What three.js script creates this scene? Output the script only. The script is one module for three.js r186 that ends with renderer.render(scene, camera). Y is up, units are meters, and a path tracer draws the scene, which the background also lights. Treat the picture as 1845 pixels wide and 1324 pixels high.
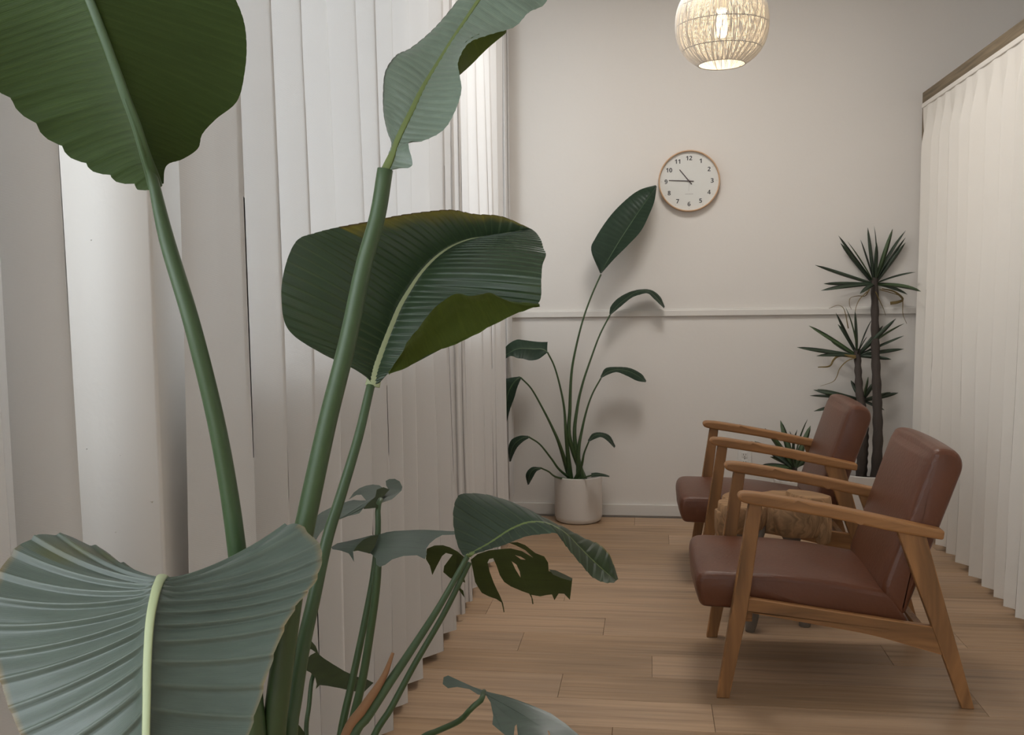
import * as THREE from 'three';
import { mergeGeometries, mergeVertices, toCreasedNormals } from 'three/addons/utils/BufferGeometryUtils.js';
import { RoundedBoxGeometry } from 'three/addons/geometries/RoundedBoxGeometry.js';
import { TextGeometry } from 'three/addons/geometries/TextGeometry.js';
import { FontLoader } from 'three/addons/loaders/FontLoader.js';
import { RectAreaLightUniformsLib } from 'three/addons/lights/RectAreaLightUniformsLib.js';

// ---------------------------------------------------------------- camera, daylight, exposure
const scene = new THREE.Scene();
const RAD = Math.PI / 180;
const camera = new THREE.PerspectiveCamera(2 * Math.atan(662 / 1750) / RAD, 1845 / 1324, 0.05, 60);
camera.position.set(0, 1.2, 0);
camera.rotation.order = 'YXZ';
camera.rotation.set(-4.23 * RAD, 8.08 * RAD, -0.767 * RAD);
scene.add(camera);

const renderer = new THREE.WebGLRenderer({ antialias: true });
renderer.toneMapping = THREE.LinearToneMapping;
renderer.toneMappingExposure = 1.08;
renderer.shadowMap.enabled = true;
RectAreaLightUniformsLib.init();

// overcast sky outside the windows, and the daylight that each window opening lets in
const SKY = 2.4;
scene.background = new THREE.Color(0.87, 0.945, 1.0);
scene.backgroundIntensity = SKY;
const SILL = 1.06, HEAD = 2.62, LOW_SILL = 0.3;
// openings in the window wall: z span, x of the glass, y span
const WINDOWS = [[4.6, 2.7, -1.26, LOW_SILL, HEAD], [2.5, 0.55, -1.26, LOW_SILL, HEAD], [0.35, -1.2, -1.26, SILL, HEAD], [-1.69, -3.42, -1.03, SILL, HEAD], [-3.54, -4.6, -1.03, SILL, HEAD]];
for (const [z0, z1, gx, y0, y1] of WINDOWS) {
  const light = new THREE.RectAreaLight(new THREE.Color(0.87, 0.945, 1.0), SKY, Math.abs(z1 - z0) - 0.1, y1 - y0 - 0.1);
  light.position.set(gx + 0.035, (y0 + y1) / 2, (z0 + z1) / 2);
  light.lookAt(5, (y0 + y1) / 2, (z0 + z1) / 2);
  scene.add(light);
}

// a square ceiling panel that lights the seating corner from above
const PANELS = [[0.15, -3.8]], PANEL_Y = 2.9;
for (const [x, z] of PANELS) {
  const light = new THREE.RectAreaLight(new THREE.Color(1.0, 0.965, 0.92), 18, 0.56, 0.56);
  light.position.set(x, PANEL_Y - 0.028, z);
  light.lookAt(x, 0, z);
  scene.add(light);
}

// ---------------------------------------------------------------- helpers
let seed = 20240611;
const rnd = () => { seed = (seed * 1664525 + 1013904223) >>> 0; return seed / 4294967296; };
const rr = (a, b) => a + (b - a) * rnd();
const V = (x, y, z) => new THREE.Vector3(x, y, z);
const hash = (x, y) => { let h = (x * 374761393 + y * 668265263) | 0; h = Math.imul(h ^ (h >>> 13), 1274126177); return ((h ^ (h >>> 16)) >>> 0) / 4294967296; };
function noise(x, y) {
  const xi = Math.floor(x), yi = Math.floor(y), fx = x - xi, fy = y - yi, u = fx * fx * (3 - 2 * fx), v = fy * fy * (3 - 2 * fy);
  const a = hash(xi, yi), b = hash(xi + 1, yi), c = hash(xi, yi + 1), d = hash(xi + 1, yi + 1);
  return a + (b - a) * u + (c - a) * v + (a - b - c + d) * u * v;
}
const fbm = (x, y, n = 4) => { let s = 0, a = 0.5; for (let i = 0; i < n; i++) { s += a * noise(x, y); x = x * 2.03 + 17.1; y = y * 2.03 + 5.7; a *= 0.5; } return s / (1 - Math.pow(0.5, n)); };
const clamp = (x, a = 0, b = 1) => Math.min(b, Math.max(a, x));
const smooth = (a, b, x) => { const t = clamp((x - a) / (b - a)); return t * t * (3 - 2 * t); };
function texture(w, h, fn, srgb = true, wrap = THREE.MirroredRepeatWrapping) { // fn(u, v) -> [r, g, b] in 0..1
  const data = new Uint8Array(w * h * 4);
  for (let j = 0; j < h; j++) for (let i = 0; i < w; i++) {
    const c = fn(i / w, j / h), o = (j * w + i) * 4;
    data[o] = clamp(c[0]) * 255; data[o + 1] = clamp(c[1]) * 255; data[o + 2] = clamp(c[2]) * 255; data[o + 3] = 255;
  }
  const t = new THREE.DataTexture(data, w, h);
  t.wrapS = t.wrapT = wrap; t.magFilter = THREE.LinearFilter; t.minFilter = THREE.LinearMipmapLinearFilter; t.generateMipmaps = true;
  if (srgb) t.colorSpace = THREE.SRGBColorSpace;
  t.needsUpdate = true;
  return t;
}
const used = new Map();
const numbered = (name) => { const n = used.get(name) ?? 0; used.set(name, n + 1); return n ? `${name}_${String(n).padStart(3, '0')}` : name; };
function mesh(name, geometry, material, parent) { // a named mesh under its thing or part
  const m = new THREE.Mesh(geometry, material);
  m.name = parent ? name : numbered(name); m.castShadow = m.receiveShadow = true;
  (parent ?? scene).add(m);
  return m;
}
function thing(name, label, category, [x, y, z] = [0, 0, 0], group) {
  const o = new THREE.Group();
  o.name = numbered(name); o.position.set(x, y, z); o.userData = { label, category };
  if (group) o.userData.group = group;
  scene.add(o);
  return o;
}
function structure(name, label, category, parent) {
  const o = new THREE.Group();
  o.name = name; o.userData = { label, category, kind: 'structure' };
  scene.add(o);
  return o;
}
const box = (x0, x1, y0, y1, z0, z1) => new THREE.BoxGeometry(Math.abs(x1 - x0), Math.abs(y1 - y0), Math.abs(z1 - z0)).translate((x0 + x1) / 2, (y0 + y1) / 2, (z0 + z1) / 2);
const rbox = (x0, x1, y0, y1, z0, z1, r = 0.004, s = 2) => new RoundedBoxGeometry(Math.abs(x1 - x0), Math.abs(y1 - y0), Math.abs(z1 - z0), s, r).translate((x0 + x1) / 2, (y0 + y1) / 2, (z0 + z1) / 2);
const curve = (pts) => new THREE.CatmullRomCurve3(pts.map((p) => (p.isVector3 ? p : V(...p))), false, 'catmullrom', 0.5);
function tube(pts, radius, nSeg = 40, nRad = 10, flat = 1) { // a swept round section whose radius follows radius(t)
  const c = curve(pts), fr = c.computeFrenetFrames(nSeg, false), pos = [], idx = [], uv = [];
  const L = c.getLength();
  for (let i = 0; i <= nSeg; i++) {
    const t = i / nSeg, p = c.getPointAt(t), r = typeof radius === 'function' ? radius(t) : radius;
    for (let j = 0; j <= nRad; j++) {
      const a = (j / nRad) * Math.PI * 2;
      const q = p.clone().addScaledVector(fr.normals[i], Math.cos(a) * r).addScaledVector(fr.binormals[i], Math.sin(a) * r * flat);
      pos.push(q.x, q.y, q.z); uv.push(j / nRad, t * L);
      if (i < nSeg && j < nRad) { const k = i * (nRad + 1) + j; idx.push(k, k + 1, k + nRad + 1, k + 1, k + nRad + 2, k + nRad + 1); }
    }
  }
  for (const [i, flip] of [[0, 1], [nSeg, 0]]) { // end caps
    const p = c.getPointAt(i / nSeg), k0 = pos.length / 3; pos.push(p.x, p.y, p.z); uv.push(0, 0);
    for (let j = 0; j < nRad; j++) { const k = i * (nRad + 1) + j; flip ? idx.push(k0, k + 1, k) : idx.push(k0, k, k + 1); }
  }
  const g = new THREE.BufferGeometry();
  g.setAttribute('position', new THREE.Float32BufferAttribute(pos, 3)); g.setAttribute('uv', new THREE.Float32BufferAttribute(uv, 2)); g.setIndex(idx);
  g.computeVertexNormals();
  return g;
}
function profile(pts, z0, z1, bevel = 0.004, seg = 2, curved = false) { // side outline in x, y carried from z0 to z1, edges eased
  const s = curved ? new THREE.Shape(new THREE.SplineCurve([...pts, pts[0]].map((p) => new THREE.Vector2(...p))).getPoints(pts.length * 8).slice(0, -1)) : new THREE.Shape(pts.map((p) => new THREE.Vector2(...p)));
  const g = new THREE.ExtrudeGeometry(s, { depth: Math.abs(z1 - z0) - 2 * bevel, bevelEnabled: bevel > 0, bevelSize: bevel, bevelOffset: -bevel, bevelThickness: bevel, bevelSegments: seg, curveSegments: 16 });
  return g.translate(0, 0, Math.min(z0, z1) + bevel);
}
const lathe = (pts, n = 48) => new THREE.LatheGeometry(pts.map((p) => new THREE.Vector2(...p)), n);
const std = (o) => new THREE.MeshStandardMaterial(o);
const phys = (o) => new THREE.MeshPhysicalMaterial(o);
const rgb = (r, g, b) => new THREE.Color().setRGB(r, g, b); // linear

// ---------------------------------------------------------------- materials
const paintBump = texture(512, 512, (u, v) => { const n = 0.6 * fbm(u * 60, v * 60, 3) + 0.4 * fbm(u * 9, v * 9, 3); return [n, n, n]; }, false);
const M = {};
M.wall = std({ color: rgb(0.77, 0.735, 0.695), roughness: 0.85, bumpMap: paintBump, bumpScale: 0.0006 });
M.ceiling = std({ color: rgb(0.7, 0.68, 0.64), roughness: 0.9 });
M.trim = std({ color: rgb(0.74, 0.71, 0.67), roughness: 0.45 });
M.pillar = std({ color: rgb(0.77, 0.735, 0.695), roughness: 0.6, bumpMap: paintBump, bumpScale: 0.0004 });
M.frame = std({ color: rgb(0.8, 0.8, 0.8), roughness: 0.5 });
M.glass = phys({ color: 0xffffff, transmission: 1, roughness: 0.02, thickness: 0, ior: 1.45 });
const plankTex = [0, 1, 2].map((k) => texture(1024, 256, (u, v) => {
  const x = u * 1.5 + k * 7.3, y = v * 0.19 + k * 3.1, warp = fbm(x * 1.3, y * 9, 3) * 0.05;
  const grain = fbm(x * 5, (y + warp) * 110, 4), broad = fbm(x * 1.6, (y + warp) * 22, 3), fine = noise(x * 30, y * 900);
  const dark = Math.pow(fbm(x * 2.4 + 9, (y + warp) * 60, 3), 4) * 1.6;
  const t = 0.92 + 0.10 * (grain - 0.5) + 0.14 * (broad - 0.5) + 0.12 * (fbm(x * 2.2 + 31, y * 7 + 4, 3) - 0.5) + 0.03 * (fine - 0.5) - 0.18 * dark;
  return [0.80 * t, 0.67 * t, 0.545 * t];
}));
const plankRough = texture(512, 128, (u, v) => { const n = 0.5 + 0.35 * (fbm(u * 6, v * 40, 3) - 0.5); return [n, n, n]; }, false);
M.planks = plankTex.flatMap((map) => [0xffffff, 0xf2efe9].map((color) => std({ map, color, roughness: 0.9, roughnessMap: plankRough })));
M.plankBase = std({ color: rgb(0.25, 0.17, 0.11), roughness: 0.6 });
const chairWoodTex = texture(512, 512, (u, v) => {
  const warp = fbm(u * 3, v * 4, 3) * 0.12, g = fbm(u * 5, (v + warp) * 70, 4), b = fbm(u * 2, (v + warp) * 14, 3);
  const t = 0.86 + 0.3 * (g - 0.5) + 0.3 * (b - 0.5);
  return [0.66 * t, 0.47 * t, 0.29 * t];
});
M.chairWood = std({ map: chairWoodTex, roughness: 0.5 });
const upTex = chairWoodTex.clone(); upTex.rotation = Math.PI / 2; upTex.needsUpdate = true;
M.chairWoodUp = std({ map: upTex, roughness: 0.5 });
const leatherBump = texture(512, 512, (u, v) => { const a = noise(u * 150, v * 150), b = fbm(u * 12, v * 12, 3); const n = 0.55 * a + 0.45 * b; return [n, n, n]; }, false);
const leatherTint = texture(256, 256, (u, v) => { const n = 0.94 + 0.12 * (fbm(u * 7, v * 7, 3) - 0.5); return [n, n, n]; });
M.leather = phys({ color: rgb(0.14, 0.044, 0.018), map: leatherTint, roughness: 0.42, bumpMap: leatherBump, bumpScale: 0.0007, clearcoat: 0.12, clearcoatRoughness: 0.4 });
const timberTex = texture(512, 256, (u, v) => {
  const kx = u - 0.42, ky = (v - 0.45) * 0.5, knot = Math.exp(-(kx * kx + ky * ky) * 300), warp = fbm(u * 2, v * 5, 3) * 0.2 + knot * 0.25;
  const g = fbm(u * 3, (v + warp) * 30, 4); const t = 0.8 + 0.4 * (g - 0.5) - 0.45 * knot;
  return [0.60 * t, 0.53 * t, 0.43 * t];
});
M.timber = std({ map: timberTex, roughness: 0.75 });
const weave = texture(256, 256, (u, v) => { const n = 0.5 + 0.25 * Math.sin(u * 256 * 0.8) * Math.sin(v * 256 * 0.8) + 0.3 * (noise(u * 128, v * 128) - 0.5); return [n, n, n]; }, false, THREE.RepeatWrapping);
M.sheer = phys({ color: rgb(0.75, 0.735, 0.72), roughness: 0.95, transmission: 0.125, thickness: 0, ior: 1.2, specularIntensity: 0.2, bumpMap: weave, bumpScale: 0.0002 });
M.linen = phys({ color: rgb(0.90, 0.86, 0.80), roughness: 0.95, transmission: 0.12, thickness: 0, ior: 1.2, specularIntensity: 0.2, bumpMap: weave, bumpScale: 0.0003 });
const leafMottle = texture(256, 256, (u, v) => { const n = 0.92 + 0.12 * (fbm(u * 10, v * 40, 4) - 0.5); return [n, n, n]; });
const leafBump = texture(256, 512, (u, v) => { const n = 0.5 + 0.5 * Math.sin(v * 512 * 0.9) * 0.4 + 0.3 * (fbm(u * 30, v * 60, 2) - 0.5); return [n, n, n]; }, false);
const leafMat = (o = {}) => phys({ color: 0xffffff, vertexColors: true, map: leafMottle, roughness: 0.95, transmission: 0.16, thickness: 0, clearcoat: 0.9, clearcoatRoughness: 0.32, specularIntensity: 0.25, bumpMap: leafBump, bumpScale: 0.00025, ...o });
M.leaf = leafMat();
M.leafBack = leafMat({ clearcoat: 0.3, clearcoatRoughness: 0.5, transmission: 0.36 });
M.leafSatin = leafMat({ clearcoat: 0.45, clearcoatRoughness: 0.45 });
M.leafFar = leafMat({ clearcoat: 0.35, bumpMap: null });
M.petiole = phys({ color: rgb(0.042, 0.082, 0.026), roughness: 0.5, clearcoat: 0.3, clearcoatRoughness: 0.4 });
M.midribPale = std({ color: rgb(0.36, 0.40, 0.22), roughness: 0.5 });
M.midribGreen = std({ color: rgb(0.13, 0.17, 0.045), roughness: 0.5 });
M.sheath = std({ color: rgb(0.30, 0.15, 0.07), roughness: 0.7 });
M.soil = std({ color: rgb(0.045, 0.03, 0.02), roughness: 1 });
M.potWhite = phys({ color: rgb(0.72, 0.68, 0.64), roughness: 0.55, bumpMap: paintBump, bumpScale: 0.0004 });
M.potGrey = std({ color: rgb(0.4, 0.39, 0.37), roughness: 0.7 });
M.trunk = std({ color: rgb(0.06, 0.047, 0.04), roughness: 0.9, bumpMap: paintBump, bumpScale: 0.003 });
M.spike = phys({ color: rgb(0.04, 0.062, 0.038), roughness: 0.5, clearcoat: 0.3, clearcoatRoughness: 0.4 });
M.spikeGreen = phys({ color: rgb(0.06, 0.10, 0.04), roughness: 0.5, clearcoat: 0.3, clearcoatRoughness: 0.4 });
M.spikeDry = std({ color: rgb(0.20, 0.14, 0.05), roughness: 0.8 });
const rootTex = texture(256, 256, (u, v) => { const w = fbm(u * 4, v * 4, 3) * 0.4, g = fbm(u * 4, (v + w) * 26, 4), t = 0.85 + 0.5 * (g - 0.5); return [0.76 * t, 0.60 * t, 0.44 * t]; });
M.root = std({ map: rootTex, roughness: 0.85 });
M.rootGrey = std({ color: rgb(0.22, 0.19, 0.16), roughness: 0.9 });
M.clockRim = std({ color: rgb(0.62, 0.40, 0.24), roughness: 0.5 });
M.clockFace = std({ color: rgb(0.72, 0.72, 0.69), roughness: 0.6 });
M.ink = std({ color: rgb(0.05, 0.05, 0.055), roughness: 0.6 });
M.hand = std({ color: rgb(0.06, 0.04, 0.045), roughness: 0.5 });
M.faintInk = std({ color: rgb(0.42, 0.40, 0.38), roughness: 0.6 });
M.plastic = std({ color: rgb(0.78, 0.76, 0.73), roughness: 0.4 });
M.plasticDark = std({ color: rgb(0.12, 0.11, 0.1), roughness: 0.5 });
M.wire = std({ color: rgb(0.2, 0.2, 0.2), roughness: 0.5, metalness: 0.3 });
M.strand = phys({ color: rgb(0.82, 0.80, 0.77), roughness: 0.9, transmission: 0.3, thickness: 0 });
M.cable = std({ color: rgb(0.6, 0.58, 0.55), roughness: 0.6 });
// ---------------------------------------------------------------- the room
const BACK = -5.248, CEIL = PANEL_Y, RIGHT = 4.2, FRONT = 5.0;
{
  const f = structure('floor', 'pale oak plank floor running parallel to the back wall', 'floor');
  mesh('slab', box(-1.45, RIGHT + 0.15, -0.15, -0.012, BACK - 0.15, FRONT + 0.15), M.plankBase, f);
  const W = 0.183, Lp = 1.22, gap = 0.0005;
  for (let row = 0; row * W < 3.6; row++) {
    const z0 = -3.18 - (11 - row) * W, z1 = z0 + W;
    if (z1 > -1.9 || z0 < BACK - W) continue;
    const shift = ((row * 0.43 + (row % 2 ? 0.2 : 0) + (row === 10 ? 0 : 0)) % 1) * Lp;
    for (let x0 = -1.3 - shift; x0 < 2.4; x0 += Lp) {
      const a = Math.max(x0, -1.3) + gap, b = Math.min(x0 + Lp, 2.6) - gap, c = Math.max(z0, BACK) + gap, d = z1 - gap;
      if (b - a < 0.03 || d - c < 0.02) continue;
      const g = rbox(a, b, -0.012, 0, c, d, 0.0009, 1), p = g.attributes.position, uv = g.attributes.uv, ox = rnd() * 5, oz = rnd();
      for (let i = 0; i < p.count; i++) uv.setXY(i, (p.getX(i) - a) / 1.5 + ox, (p.getZ(i) - c) / 0.19 + oz);
      mesh('plank', g, M.planks[Math.floor(rnd() * M.planks.length)], f);
    }
  }
  // the rest of the same flooring, outside the part of the room the planks were laid out for
  const rest = [box(-1.3, RIGHT, -0.012, 0, -1.917, FRONT), box(2.6, RIGHT, -0.012, 0, BACK, -1.918)];
  for (const g of rest) { const p = g.attributes.position, uv = g.attributes.uv; for (let i = 0; i < p.count; i++) uv.setXY(i, p.getX(i) / 1.5, p.getZ(i) / 0.19); }
  const r = mesh('distant_planking', mergeGeometries(rest), M.planks[0], f); r.userData.kind = 'stuff';
}
{
  const w = structure('wall_back', 'warm white painted back wall with a chair rail and wall clock', 'wall');
  const g = new THREE.BoxGeometry(RIGHT + 1.45 + 0.15, CEIL + 0.3, 0.15, 1, 1, 1).translate((RIGHT + 0.15 - 1.45) / 2, CEIL / 2, BACK - 0.075);
  const uv = g.attributes.uv; for (let i = 0; i < uv.count; i++) uv.setXY(i, uv.getX(i) * 5, uv.getY(i) * 3);
  mesh('wall_face', g, M.wall, w);
}
{
  const t = structure('trim_1', 'slim white chair rail across the back wall', 'trim');
  mesh('rail', mergeGeometries([rbox(-0.92, RIGHT, 1.079, 1.112, BACK, BACK + 0.018, 0.004), rbox(-0.92, RIGHT, 1.106, 1.119, BACK, BACK + 0.011, 0.003)]), M.trim, t);
  const b = structure('baseboard_back', 'low white baseboard along the foot of the back wall', 'baseboard');
  mesh('board', rbox(-1.15, RIGHT, 0, 0.062, BACK, BACK + 0.014, 0.003), M.trim, b);
}
{
  const c = structure('ceiling', 'plain white ceiling above the seating corner', 'ceiling');
  mesh('ceiling_face', box(-1.45, RIGHT + 0.15, CEIL, CEIL + 0.15, BACK - 0.15, FRONT + 0.15), M.ceiling, c);
  const r = structure('wall_right', 'far white wall beyond the curtained divider', 'wall');
  mesh('wall_face', box(RIGHT, RIGHT + 0.15, 0, CEIL, BACK, FRONT), M.wall, r);
  const f = structure('wall_front', 'white wall opposite the clock wall', 'wall');
  mesh('wall_face', box(-1.45, RIGHT + 0.15, 0, CEIL, FRONT, FRONT + 0.15), M.wall, f);
}
{ // window wall: low wall, head wall and piers between the openings
  const w = structure('wall_left', 'white window wall with a low wall under the sills', 'wall');
  const runs = [[FRONT, -1.57, -1.15, WINDOWS.filter((v) => v[2] < -1.2)], [-1.57, BACK, -0.92, WINDOWS.filter((v) => v[2] > -1.2)]]; // the wall steps in behind the pillar
  for (const [za, zb, face, wins] of runs) {
    const back = face - 0.23;
    mesh('head_wall', box(back, face, HEAD, CEIL, zb, za), M.wall, w);
    const edges = [za, ...wins.flatMap((v) => [v[0], v[1]]), zb];
    for (let i = 0; i < edges.length; i += 2) mesh('pier', box(back, face, 0, HEAD, edges[i], edges[i + 1]), M.wall, w);
    for (const v of wins) mesh('low_wall', box(back, face, 0, v[3], v[0], v[1]), M.wall, w);
  }
  const says = ['white framed window at the entrance end of the window wall', 'white framed bare window opposite the divider end', 'white framed window next to the square pillar', 'white framed window behind the long sheer curtain', 'white framed window nearest the back wall'];
  WINDOWS.forEach(([z0, z1, gx, y0, y1], i) => {
    const n = structure(`window_${i + 1}`, says[i], 'window');
    const t = 0.045, gx0 = gx - 0.03, gx1 = gx + 0.03, mid = (z0 + z1) / 2;
    mesh('frame', mergeGeometries([rbox(gx0, gx1, y0, y0 + t, z1, z0), rbox(gx0, gx1, y1 - t, y1, z1, z0), rbox(gx0, gx1, y0 + t, y1 - t, z0 - t, z0), rbox(gx0, gx1, y0 + t, y1 - t, z1, z1 + t)]), M.frame, n);
    mesh('mullion', rbox(gx0, gx1, y0 + t, y1 - t, mid - 0.02, mid + 0.02), M.frame, n);
    for (const [a, b] of [[z0 - t, mid + 0.02], [mid - 0.02, z1 + t]]) {
      mesh('transom', rbox(gx0 + 0.01, gx1 - 0.01, 1.88, 1.92, b, a), M.frame, n);
      for (const [c, d] of [[y0 + t, 1.88], [1.92, y1 - t]]) mesh('pane', box(gx - 0.002, gx + 0.002, c, d, b, a), M.glass, n);
    }
    const near = i === 3 || i === 4;
    mesh('sill', rbox(gx + 0.02, near ? -0.785 : gx < -1.2 ? -1.12 : -0.9, y0 - 0.03, y0 + 0.004, i === 4 ? -4.72 : z1 - 0.02, near ? Math.min(z0 + 0.08, -1.645) : z0 + 0.02, 0.006), M.trim, n);
  });
}
{ // square pillar standing between two windows
  const p = structure('pillar', 'square white painted pillar between two curtained windows', 'pillar');
  const g = new RoundedBoxGeometry(0.35, CEIL, 0.15, 3, 0.006).translate(-0.975, CEIL / 2, -1.565), uv = g.attributes.uv, q = g.attributes.position, n = g.attributes.normal;
  for (let i = 0; i < uv.count; i++) uv.setXY(i, (Math.abs(n.getX(i)) > 0.5 ? q.getZ(i) : q.getX(i)) * 2, q.getY(i) * 2);
  mesh('shaft', g, M.pillar, p);
  for (const [x, y, s] of [[-0.818, 0.868, 0.0022], [-0.885, 0.815, 0.0014], [-0.905, 1.30, 0.0012], [-0.93, 0.955, 0.0014], [-0.87, 0.945, 0.0012]]) mesh('paint_drip', new THREE.SphereGeometry(s, 8, 6).scale(1.3, 1, 0.7).translate(x, y, -1.49), M.pillar, p);
}

{ // ceiling panels
  const says = ['square white ceiling light panel over the armchairs'];
  PANELS.forEach(([x, z], i) => {
    const t = thing('ceiling_panel_light', says[i], 'ceiling light', [x, CEIL, z]);
    mesh('housing', mergeGeometries([rbox(-0.31, 0.31, -0.022, 0, 0.28, 0.31), rbox(-0.31, 0.31, -0.022, 0, -0.31, -0.28), rbox(0.28, 0.31, -0.022, 0, -0.28, 0.28), rbox(-0.31, -0.28, -0.022, 0, -0.28, 0.28)]), M.trim, t);
    mesh('diffuser', rbox(-0.285, 0.285, -0.016, -0.004, -0.285, 0.285, 0.003), std({ color: 0xffffff, emissive: rgb(1, 0.94, 0.87), emissiveIntensity: 1.2, roughness: 0.6 }), t);
  });
}

// ---------------------------------------------------------------- curtains
function pleated({ along, x0, amp, period, yTop, yBot, over = 0.35, head = 0, headBand = 0.12, hem = 0.01, drift = 0.02, flare = 0, cols = 18, rows = 40, k = 0 }) {
  const [z0, z1] = along, len = Math.abs(z1 - z0), n = Math.max(1, Math.round(len / period)), nu = n * cols, pos = [], uv = [], idx = [];
  for (let j = 0; j <= rows; j++) {
    const v = j / rows, y = yTop + (yBot - yTop) * v;
    const full = head + (1 - head) * smooth(0, 1, (yTop - y) / headBand);
    for (let i = 0; i <= nu; i++) {
      const u = i / nu, ph = u * n, cell = Math.floor(ph);
      const w = ph + 0.22 * (noise(ph * 0.7 + k, 3.1) - 0.5) * 2 + drift * v * (fbm(ph * 0.6 + k, v * 2.2, 2) - 0.5) * 14;
      const a = w * Math.PI * 2, A = amp * full * (0.65 + 0.7 * noise(cell * 0.9 + k, 8.3)) * (0.85 + 0.3 * v);
      const x = x0 + A * Math.sin(a) + 0.3 * A * Math.sin(a * 2 + 1) + (fbm(u * n * 0.35 + k, v * 2, 2) - 0.5) * drift * 1.4 * full + flare * v * v;
      const z = z0 + (z1 - z0) * u + Math.sign(z1 - z0) * over * A * Math.sin(a * 2 + 0.4) * full;
      pos.push(x, y + (j === rows ? hem * (noise(ph * 1.3 + k, 1.7) - 0.5) : 0), z); uv.push(u * len * 8, y * 8);
      if (j < rows && i < nu) { const q = j * (nu + 1) + i; idx.push(q, q + nu + 1, q + 1, q + 1, q + nu + 1, q + nu + 2); }
    }
  }
  const g = new THREE.BufferGeometry();
  g.setAttribute('position', new THREE.Float32BufferAttribute(pos, 3)); g.setAttribute('uv', new THREE.Float32BufferAttribute(uv, 2)); g.setIndex(idx); g.computeVertexNormals();
  return g;
}
function curtain(name, label, group, material, o) {
  const t = thing(name, label, 'curtain', [0, 0, 0], group);
  mesh('fabric', pleated(o), material, t);
  mesh('heading_tape', rbox(o.x0 - 0.006, o.x0 + 0.006, o.yTop - 0.002, o.yTop + 0.02, Math.min(...o.along), Math.max(...o.along), 0.003), material, t);
  return t;
}
curtain('sheer_curtain', 'long white sheer curtain in deep folds between the pillar and the corner', 'sheer curtains along the windows', M.sheer, { along: [-1.535, -4.70], x0: -0.728, amp: 0.038, period: 0.19, yTop: 2.72, yBot: 0.025, over: 0.5, drift: 0.02, k: 3, rows: 60 });
curtain('sheer_curtain', 'short white sheer curtain hanging in the corner beside the tall potted plant', 'sheer curtains along the windows', M.sheer, { along: [-5.07, -5.225], x0: -0.765, amp: 0.03, period: 0.052, yTop: 2.72, yBot: 0.12, over: 0.4, drift: 0.014, k: 11, rows: 50 });
curtain('sheer_curtain', 'white sheer curtain hanging in front of the square pillar', 'sheer curtains along the windows', M.sheer, { along: [-0.8, -1.375], x0: -0.865, amp: 0.034, period: 0.11, yTop: 2.72, yBot: 0.025, over: 0.3, drift: 0.02, k: 21, rows: 50 });
for (const [label, x, z0, z1, face] of [['white curtain rod carrying the long sheer curtain', -0.74, -1.46, -5.22, -0.92], ['white curtain rod carrying the sheer curtain before the pillar', -0.86, -0.72, -1.34, -1.15]]) {
  const t = thing('curtain_rod', label, 'rod');
  mesh('rod', new THREE.CylinderGeometry(0.011, 0.011, z0 - z1, 16).rotateX(Math.PI / 2).translate(x, 2.753, (z0 + z1) / 2), M.plastic, t);
  for (const z of [z0 - (z1 < -5 ? 0.45 : 0.1), z1 + 0.12]) mesh('bracket', rbox(face, x + 0.012, 2.748, 2.758, z - 0.01, z + 0.01, 0.003), M.plastic, t);
  mesh('finial', new THREE.SphereGeometry(0.018, 16, 12).translate(x, 2.753, z0), M.plastic, t);
}
{ // timber divider frame with its curtain
  const t = thing('timber_frame', 'rough grey brown timber post and beam carrying the cream curtain', 'frame');
  mesh('beam', rbox(1.372, 1.44, 2.127, 2.196, BACK, -0.9, 0.004).applyMatrix4(new THREE.Matrix4()), M.timber, t);
  mesh('post', rbox(1.372, 1.44, 0, 2.127, BACK, BACK + 0.045, 0.003), M.timber, t);
  mesh('post', rbox(1.372, 1.44, 0, 2.127, -0.97, -0.9, 0.003), M.timber, t);
  for (const m of t.children) { const g = m.geometry, p = g.attributes.position, uv = g.attributes.uv, up = m.name === 'post'; for (let i = 0; i < uv.count; i++) uv.setXY(i, (up ? p.getY(i) : p.getZ(i)) * 1.1 + 0.3, (up ? p.getZ(i) + p.getX(i) : p.getY(i) + p.getX(i)) * 6); }
  curtain('linen_curtain', 'cream gathered curtain hanging from the timber beam behind the armchairs', undefined, M.linen, { along: [BACK + 0.075, -1.0], x0: 1.355, amp: 0.024, flare: -0.024, period: 0.15, yTop: 2.107, yBot: 0.03, over: 0.55, head: 0.12, headBand: 0.22, drift: 0.016, k: 31, rows: 46, cols: 24 });
}
// ---------------------------------------------------------------- armchairs
function cushion(pts, z0, z1, bevel, crown, axis) { // upholstered block from its side outline, with a swelling along the axis
  const s = new THREE.Shape(pts.map((p) => new THREE.Vector2(...p)));
  let g = new THREE.ExtrudeGeometry(s, { depth: Math.abs(z1 - z0) - 2 * bevel, steps: 14, bevelEnabled: true, bevelSize: bevel * 0.7, bevelOffset: -bevel * 0.7, bevelThickness: bevel, bevelSegments: 6, curveSegments: 12 });
  g.translate(0, 0, Math.min(z0, z1) + bevel);
  const p = g.attributes.position, zc = (z0 + z1) / 2, h = Math.abs(z1 - z0) / 2;
  for (let i = 0; i < p.count; i++) {
    const q = Math.max(0, 1 - Math.pow((p.getZ(i) - zc) / h, 2)), [dx, dy] = axis(p.getX(i), p.getY(i));
    p.setXY(i, p.getX(i) + dx * crown * q, p.getY(i) + dy * crown * q);
  }
  g.deleteAttribute('normal');
  return toCreasedNormals(g, 0.9);
}
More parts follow.
